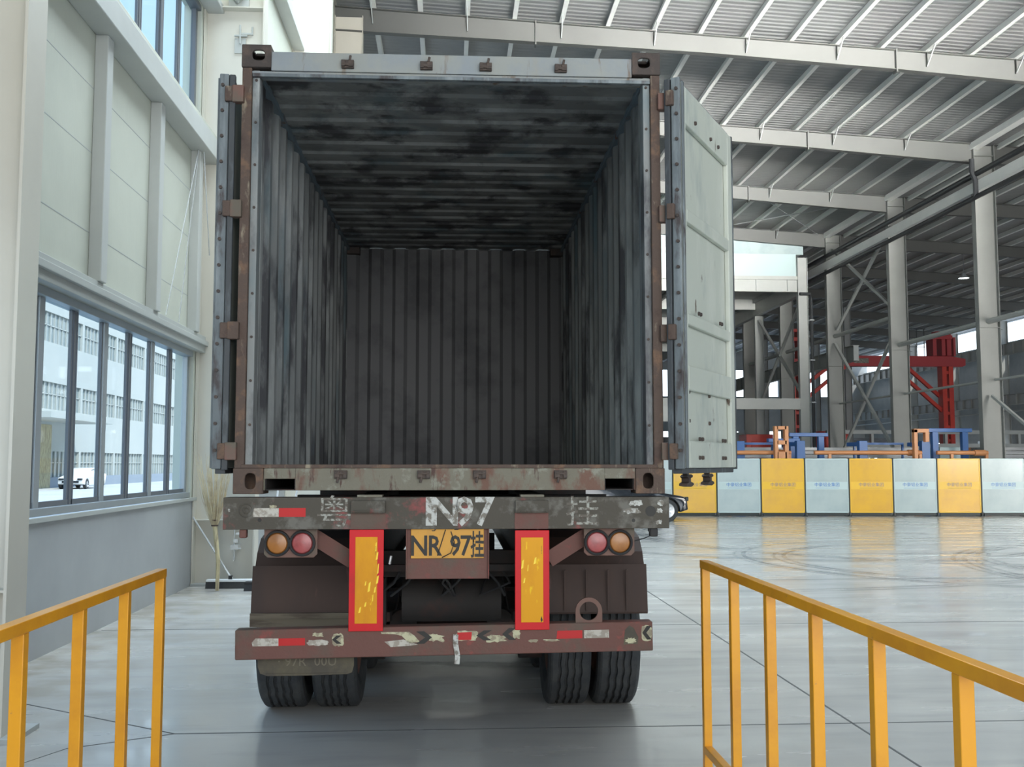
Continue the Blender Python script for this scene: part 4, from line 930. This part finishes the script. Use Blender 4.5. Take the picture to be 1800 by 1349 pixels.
# ================================================================== CARS
def car(name, label, body, L_=4.6, nose=1, parts=True):
    r_ = thing(name, label, 'car')
    W = .9
    prof = [(0, .35), (.03, .62), (.18, .74), (1.15, .90), (1.75, 1.32), (2.35, 1.42), (3.1, 1.40), (3.9, 1.05), (4.5, .98), (4.6, .62), (4.55, .3)]
    low = [(4.55, .3), (4.12, .3)]
    def arch(cx): return [(cx + .37 * cos(pi * i / 10), .33 + .37 * sin(pi * i / 10)) for i in range(11)]
    poly = prof + [(4.13, .28)] + arch(3.75) + [(3.37, .24), (1.02, .24)] + arch(.64) + [(.26, .28)]
    b = MB().prism([(p[0], p[1]) for p in poly], -W, W, 'y')
    for i, v in enumerate(b.v):
        x, y, z = v
        k = 1.0 - (.16 if z > 1.0 else 0) - (.10 if x < .1 or x > 4.5 else 0)
        b.v[i] = (x, y * k, z)
    b.obj('body', body, r_, bevel=.03, smooth=True)
    MB().prism([(1.28, .97), (1.80, 1.30), (2.35, 1.37), (3.05, 1.35), (3.65, 1.05), (3.4, .97)], -.80, .80, 'y').obj('side_window', 'car_glass', r_)
    for cx in (.64, 3.75):
        for s_ in (-1, 1):
            w_ = MB().lathe([(-.1, .22), (-.1, .31), (-.07, .33), (.07, .33), (.1, .31), (.1, .22)], (cx, s_ * .80, .33), 'y', 32).obj('wheel', 'tyre', r_)
            rm = MB().lathe([(0, .0001), (0, .05), (.03, .21), (0, .225)], (cx, s_ * .895, .33), 'y', 28)
            for q in range(5):
                a = 2 * pi * q / 5; rm.bar((cx, s_ * .905, .33), (cx + .2 * cos(a), s_ * .905, .33 + .2 * sin(a)), .045, .02, up=(0, 1, 0))
            rm.obj('wheel_rim', 'rim', w_)
    MB().cbox((.03, .62, .66), (.10, .34, .12)).cbox((.03, -.62, .66), (.10, .34, .12)).obj('headlamp', 'car_glass', r_, bevel=.02)
    MB().cbox((.0, 0, .48), (.06, 1.1, .14)).obj('grille', 'car_glass', r_, bevel=.01)
    return r_
c1 = car('car', 'dark car with alloy wheels parked by the fence, only its nose showing beside the trailer', 'car_black')
c1.location = (6.92, 30.3, 0); c1.rotation_euler = (0, 0, pi); 
c2 = car('car', 'small white car outside the long window, before the pale building doorway', 'car_white')
c2.location = (-25.3, 70.5, -.02); c2.rotation_euler = (0, 0, pi / 2)

# ================================================================== BROOMS
sb = thing('straw_broom', 'upturned straw broom leaning bristles-up in the corner under the long window', 'broom', (-3.05, 13.9, 0))
MB().tube([(0, 0, .01), (.0, .02, .4), (-.06, .05, .86)], .024, 12, r2=.032).obj('handle', 'wood', sb)
bs = MB(); rr = random.Random(9)
for q in range(120):
    a = rr.uniform(0, 2 * pi); k = sqrt(rr.random()); L_ = rr.uniform(.62, .98); sp = rr.uniform(.7, 1.1)
    cx_, cy_ = cos(a) * k, sin(a) * k
    b0 = Vector((-.06 + .03 * cx_, .05 + .03 * cy_, .84)); pts = [b0]
    for t_ in (.25, .5, .75, 1.0):
        f = t_ ** .8
        pts.append(b0 + Vector((cx_ * .25 * sp * f - .03 * t_ + rr.uniform(-.012, .012), cy_ * .12 * f + rr.uniform(-.01, .01) + .02 * t_, L_ * t_)))
    bs.tube(pts, .004, 4, r2=.0016, cap=False)
o = bs.obj('bristles', 'straw', sb); 
bn = MB()
for z in (.86, .93): bn.lathe([(-.01, .045), (.01, .048)], (-.06, .05, z), 'z', 16)
bn.obj('binding', 'rust', sb)
def push_broom(loc, lean, mat, label, cap_, rz=0):
    r_ = thing('push_broom', label, 'broom', loc, (0, 0, rz))
    MB().box(-.32, .32, -.05, .05, .085, .12).obj('brush_block', cap_, r_, bevel=.01)
    MB().prism([(-.045, .09), (.045, .09), (.075, .0), (-.075, .0)], -.32, .32, 'x').obj('bristles', 'black', r_)
    MB().tube([(.0, 0, .11), (.0, 0, .15)], .03, 10).tube([(0, 0, .15), lean], .013, 8).obj('handle', mat, r_)
    MB().cbox((0, 0, .14), (.05, .06, .06)).obj('socket', 'black', r_, bevel=.006)
    return r_
push_broom((-2.95, 14.25, 0), (-.55, .12, .95), 'bright_metal', 'wide black push broom whose bright handle leans over to the wall column', 'white_tube')
push_broom((-2.38, 13.95, 0), (.05, .35, 1.5), 'white_tube', 'black push broom with a thin upright white handle, half behind the trailer mudguard', 'black')
push_broom((-2.28, 14.25, 0), (.22, .1, 1.5), 'white_tube', 'push broom with a slightly slanting white handle, behind the other broom heads', 'white_tube')
tap = MB().box(-3.0, -2.9, 14.43, 14.645, .5, .56).tube([(-2.95, 14.44, .35), (-2.95, 14.44, .78)], .008, 6).cbox((-2.93, 14.43, .62), (.06, .03, .05)).cbox((-2.90, 14.43, .72), (.05, .03, .03)).cbox((-2.90, 14.43, .52), (.09, .02, .02))
tag(tap.obj('wall_socket_box', 'bright_metal'), 'small metal fittings on the column foot behind the brooms', 'fitting')
tag(MB().tube([(-3.33, 14.52, 9.2), (-3.27, 14.5, 8.75), (-3.17, 14.48, 8.5), (-3.03, 14.53, 8.36)], .075, 14).box(-3.22, -2.93, 14.58, 14.64, 8.27, 8.48).obj('vent_pipe', 'steel_white', smooth=True), 'white bent pipe high on the cream column behind the container corner', 'pipe')
tag(MB().cbox((-3.05, 14.63, 7.72), (.16, .025, .22)).tube([(-3.05, 14.6, 7.74), (-3.05, 14.6, 8.02)], .014, 8).tube([(-3.13, 14.6, 7.86), (-2.95, 14.6, 7.86)], .016, 8).tube([(-2.88, 14.62, 7.9), (-2.88, 14.62, 8.0)], .012, 8).box(-3.06, -2.87, 14.61, 14.643, 7.885, 7.91).obj('junction_bracket', 'steel_white'), 'small white bracket on the cream column just above the container corner', 'bracket')

# ================================================================== MACHINES BEHIND THE FENCE
# red semi gantry
gt = thing('gantry_crane', 'red gantry crane with a long dark red girder, trolley and two lattice legs', 'crane', (0, 66, 0))
gb = MB().prism([(22.3, 8.35), (23.4, 8.1), (34.0, 8.1), (34.2, 8.2), (34.2, 8.62), (33.2, 8.80), (24.6, 8.80), (23.6, 8.62), (22.3, 8.55)], -.3, .3, 'y')
gb.obj('girder', 'gantry_dark', gt, bevel=.02)
for x0, x1 in ((32.55, 33.3), (22.35, 23.15)):
    l_ = MB().box(x0, x0 + .3, -.35, .35, 0, 8.1).box(x1 - .3, x1, -.35, .35, 0, 8.1)
    for q in range(9): l_.box(x0 + .3, x1 - .3, -.3, .3, .4 + .9 * q, .6 + .9 * q)
    l_.obj('leg', 'gantry', gt, bevel=.01)
    MB().box(x0 - .35, x1 + .35, -1.5, 1.5, 0, .45).obj('end_truck', 'gantry', gt, bevel=.03)
MB().bar((29.3, 0, 8.15), (32.7, 0, 5.1), .22).bar((30.4, .3, 8.15), (32.7, .3, 6.1), .22).obj('knee_brace', 'gantry', gt)
MB().bar((26.2, 0, 8.15), (23.0, 0, 5.6), .22).bar((25.2, .3, 8.15), (23.0, .3, 6.5), .22).obj('knee_brace', 'gantry', gt)
tl = MB().box(31.9, 32.15, -.5, .5, 8.8, 10.1).box(32.5, 32.75, -.5, .5, 8.8, 10.4).box(32.85, 33.15, -.5, .5, 8.8, 10.25).box(31.5, 33.2, -.6, .6, 9.9, 10.15).box(33.35, 33.5, -.4, .4, 8.8, 10.05).box(32.2, 33.1, -.3, .3, 10.1, 10.45)
tl.obj('trolley', 'gantry_dark', gt, bevel=.01)
tl = MB().box(22.3, 22.5, -.5, .5, 8.5, 10.4).box(22.9, 23.1, -.5, .5, 8.5, 10.4).box(22.2, 23.2, -.6, .6, 9.7, 9.95).box(22.2, 23.2, -.6, .6, 10.3, 10.5)
tl.obj('trolley', 'gantry', gt, bevel=.01)
rg = MB()
for x in (30.4, 30.9, 31.4): rg.bar((x, -.3, 8.8), (x, -.3, 10.6), .04)
for z in (9.4, 10.0, 10.6): rg.bar((30.4, -.3, z), (31.5, -.3, z), .04)
rg.obj('guard_rail', 'pipe_black', gt)
put_text(text_mesh('5t', .6), 'capacity_mark', 'fence_band_w', gt, (26.6, -.32, 8.45)) if False else MB().box(26.6, 27.6, -.312, -.30, 8.3, 8.62).obj('name_board', 'paint_faint', gt)
tag(MB().box(-.5, .5, -.35, .35, 0, 7.4).box(-.3, .3, -.45, -.35, 1, 7).obj('crane_mast', 'gantry', loc=(19.3, 72, 0)), 'broad red mast seen behind the second and third gallery posts', 'crane mast') if False else None
o = MB().box(-.9, .9, -.6, .6, 0, 3.6).box(-.6, -.1, -.66, -.6, 2.2, 3.2).box(.1, .6, -.66, -.6, 1.4, 2.8).obj('control_cabinet', 'gantry', loc=(22.75, 60.0, 0), bevel=.03)
tag(o, 'bulky red cabinet at the foot of the left gantry leg', 'cabinet')
tag(MB().box(-.8, .8, -.8, .8, 0, 3.4).box(-.5, .5, -.85, -.8, 1, 3).obj('control_cabinet', 'gantry', loc=(18.2, 60, 0), bevel=.03), 'dark red cabinet under the lower gallery beam', 'cabinet')
tag(MB().box(-.7, .7, -.3, .3, 9.2, 9.9).obj('hoist', 'gantry', loc=(17.3, 75, 0)) if False else MB().box(-.9, .9, -.4, .4, 0, 9.4).obj('crane_mast', 'gantry', loc=(23.6, 88, 0), bevel=.02), 'red mast far behind the gallery posts', 'crane')

# blue roller stands with orange rails
BYD = 36.0
def stand(x, h, lab, cat='stand', wide=False):
    o = thing('roller_stand', lab, cat, (x, BYD, 0))
    m_ = MB().box(-.15, .15, -.12, .12, 0.03, h).box(-.2, .2, -.45, .45, 0, .03)
    m_.obj('post', 'blue', o, bevel=.01)
    MB().box(-.1, .1, .12, 1.2, h - .18, h - .04).obj('arm', 'blue', o, bevel=.01)
    return o
stand(10.33, 2.48, 'blue stand post beside the open container door edge')
stand(12.52, 2.50, 'blue stand post just behind the black downpipe post')
stand(14.80, 2.50, 'blue stand post between the crossed white braces')
stand(17.10, 2.50, 'blue stand post between the sign column and the red gantry leg')
for (xa, xb, lab) in ((10.4, 12.4, 'thin blue cross bar behind the first orange rail'), (15.0, 16.9, 'low blue cross bar at the second middle column')):
    tag(MB().box(xa, xb, BYD + 1.25, BYD + 1.35, 2.38, 2.46).box(xa, xa + .06, BYD + 1.25, BYD + 1.35, 0, 2.38).box(xb - .06, xb, BYD + 1.25, BYD + 1.35, 0, 2.38).obj('cross_bar', 'blue'), lab, 'bar')
def portal(xa, xb, h, Y, lab):
    tag(MB().box(xa, xa + .22, Y - .1, Y + .1, 0, h).box(xb - .22, xb, Y - .1, Y + .1, 0, h).box(xa - .15, xb + .15, Y - .12, Y + .12, h - .14, h).obj('portal_frame', 'blue', bevel=.01), lab, 'frame')
portal(17.75, 19.1, 2.98, 36.8, 'tall blue portal frame in front of the red gantry leg')
portal(13.0, 14.2, 2.85, 38.2, 'blue portal frame between the downpipe post and the third middle column')
portal(12.0, 12.9, 2.62, 37.6, 'low blue portal frame left of the black downpipe')
for (xa, xb, lab) in ((9.3, 12.1, 'orange rail beside the open container door'), (12.95, 16.86, 'long orange rail behind the crossed white braces'), (17.42, 19.3, 'orange rail in front of the red gantry leg')):
    tag(MB().tube([(xa, BYD - .25, 2.07), (xb, BYD - .25, 2.07)], .075, 12).tube([(xb - .5, BYD - .25, 2.07), (xb - .1, BYD - .25, 2.07)], .11, 12).box(xa + .5, xa + .6, BYD - .3, BYD - .2, 0, 2.07).box(xb - .1, xb, BYD - .3, BYD - .2, 0, 2.07).obj('orange_rail', 'orange', smooth=True), lab, 'rail')
tag(MB().box(11.42, 11.55, BYD - .6, BYD - .4, 0, 3.0).box(11.78, 11.92, BYD - .6, BYD - .4, 0, 3.0).box(11.5, 11.85, BYD - .6, BYD - .4, 2.88, 3.0).box(11.5, 11.85, BYD - .6, BYD - .4, 2.35, 2.5).box(11.5, 11.85, BYD - .6, BYD - .4, 1.7, 2.1).obj('orange_bracket', 'orange', bevel=.01), 'upright orange bracket with two square windows above a yellow fence panel', 'bracket')
tag(MB().box(16.45, 16.58, BYD - .6, BYD - .4, 0, 2.9).box(16.45, 17.0, BYD - .6, BYD - .4, 2.78, 2.92).box(16.86, 17.0, BYD - .6, BYD - .4, 2.45, 2.8).obj('orange_hook', 'orange', bevel=.01), 'orange hook shaped bracket beside the column with the small sign', 'bracket')
# stacked profiles and grey machines behind
rr = random.Random(5)
for i, (xa, xb, Y, h, mat, lab) in enumerate(((10, 15.2, 41.5, 2.35, 'stock', 'long grey stack of aluminium profiles behind the first blue stands'), (15.4, 19.8, 41.8, 2.25, 'stock', 'long grey stack of aluminium profiles behind the crossed braces'),
                                             (22.0, 26.5, 41, 2.3, 'stock', 'grey stack of profiles right of the tall nearest column'))):
    m_ = MB().box(xa + .5, xa + .7, Y, Y + 1.2, 0, .12).box(xb - .7, xb - .5, Y, Y + 1.2, 0, .12); z = .12
    while z < h: m_.box(xa + rr.uniform(0, .15), xb - rr.uniform(0, .15), Y, Y + 1.2, z, z + .13); z += .15
    tag(m_.obj('profile_stack', mat), lab, 'stack')
tag(MB().box(-.55, .55, -.5, .5, 1.0, 2.3).box(-.5, -.4, -.4, .4, 0, 1.0).box(.4, .5, -.4, .4, 0, 1.0).obj('grey_machine', 'fence_band_w', loc=(18.9, 37.9, 0), bevel=.02), 'pale grey machine box under the tall blue portal frame', 'machine')
for i, (xa, xb, Y, z, lab) in enumerate(((21.8, 34, 58, 3.4, 'upper grey conveyor rail behind the crossed braces'), (21.8, 34, 57, 2.6, 'lower grey conveyor rail behind the crossed braces'))):
    m_ = MB().box(xa, xb, Y, Y + .25, z, z + .22)
    for q in range(6): m_.box(xa + .4 + q * 2.2, xa + .55 + q * 2.2, Y, Y + .25, 0, z)
    tag(m_.obj('conveyor_rail', 'steel_grey'), lab, 'conveyor')
# things deep in the dim bay: racks and tanks
deep = [(25, 84, 3.2, 3.6, 'steel_grey', 'low grey machine block deep in the dim bay'), (30, 90, 4.5, 3.0, 'stock', 'dark rack deep in the dim bay behind the red leg'), (37, 88, 5.5, 4.2, 'stock', 'tall dark rack deep in the dim bay near the picture edge'),
        (36, 70, 4.5, 3.0, 'orange', 'brownish orange load stacked deep in the dim bay at the picture edge'), (27.5, 97, 3.5, 5.0, 'steel_grey', 'grey housing far behind the gantry'), (22.5, 100, 4.0, 4.6, 'stock', 'dark rack far behind the gallery posts')]
for (x, Y, w_, h, mat, lab) in deep:
    m_ = MB(); n_ = 4
    for q in range(n_): m_.box(-w_ / 2, w_ / 2, -.8, .8, q * h / n_ + .1, q * h / n_ + h / n_ * .72)
    for q in (-1, 1): m_.box(q * w_ / 2 - .08, q * w_ / 2 + .08, -.85, .85, 0, h)
    tag(m_.obj('storage_rack', mat, loc=(x, Y, 0)), lab, 'rack')
for q, (x, Y) in enumerate(((29.5, 74.65), (29.5, 94.65), (34.5, 94.65), (25.6, 86.65))):
    tag(hcolumn(x, x + .5, Y, ztop(x) - .5).obj('steel_column', 'steel_grey'), 'slim dark column standing inside the dim bay', 'column', 'slim columns inside the dim bay')
# high bay lamps
lm = thing('hall_lamp', 'round hall lamp', 'lamp')
MB().lathe([(.30, .0001), (.30, .10), (.12, .16), (0, .30)], (0, 0, 0), 'z', 24).obj('lamp_shade', 'alu', lm, smooth=True)
em = bpy.data.materials.new('lamp glow'); em.use_nodes = True; em.node_tree.nodes['Principled BSDF'].inputs['Emission Color'].default_value = (.85, 1, .97, 1); em.node_tree.nodes['Principled BSDF'].inputs['Emission Strength'].default_value = 9
mt['glow'] = em
MB().tube([(0, 0, .3), (0, 0, 1.42)], .015, 6).obj('cable', 'alu_dark', lm)
MB().lathe([(.02, .0001), (.02, .26)], (0, 0, 0), 'z', 24).obj('lamp_disc', 'glow', lm)
ll = [((24.6, 54.65, 12.1), 'glowing hall lamp left of the tall nearest column'), ((28.5, 54.65, 11.95), 'glowing hall lamp right of the tall nearest column')]
for i, (p, lab) in enumerate(ll):
    o = lm if i == 0 else copy_tree(lm); o.location = p; tag(o, lab, 'lamp')
for (p, l2) in ll:
    pass

# ================================================================== OUTSIDE THE WINDOWS
fc = thing('factory_building', 'pale three storey factory building across the road, seen through the long window', 'building', (-28, 20, 0))
H_ = 14.2
rows = [(.7, 2.55), (5.5, 7.4), (10.2, 12.3)]
m_ = MB(); zc_ = 1.0
for (a, b) in zip([.9] + [r[1] for r in rows], [r[0] for r in rows] + [H_]):
    if b > a: m_.box(-12, 0, 0, 150, a, b)
m_.box(-12, -.3, 0, 150, .9, H_)
m_.obj('wall', 'facade', fc)
MB().box(-12.02, .05, -.02, 150.02, -.3, .72).obj('plinth', 'facade_low', fc)
wm = None
for r, (z0, z1) in enumerate(rows):
    for q in range(18):
        y = 4 + q * 8.0
        a = MB().box(-.22, -.16, 0, 7.6, 0, z1 - z0).obj('window', 'facade_glass', fc); a.location = (0, y, z0)
        fr = MB()
        for k in range(11): fr.box(-.16, -.08, k * .755, k * .755 + .07, 0, z1 - z0)
        fr.box(-.16, -.08, 0, 7.6, (z1 - z0) * .55, (z1 - z0) * .55 + .06)
        fr.obj('window_bars', 'facade', a)
        MB().box(-.3, .0, 7.6, 8.0, z0, z1).obj('pier', 'facade', fc, loc=(0, y, 0))
dc = MB().box(0, 3.0, 46, 58, 4.6, 5.0).obj('entrance_canopy', 'facade', fc)
MB().box(.0, .06, 49, 55, 0, 4.5).obj('roller_door', 'fence_band_y', fc) if False else MB().box(.0, .06, 49, 54, .0, 4.4).obj('roller_door', 'wood', fc)
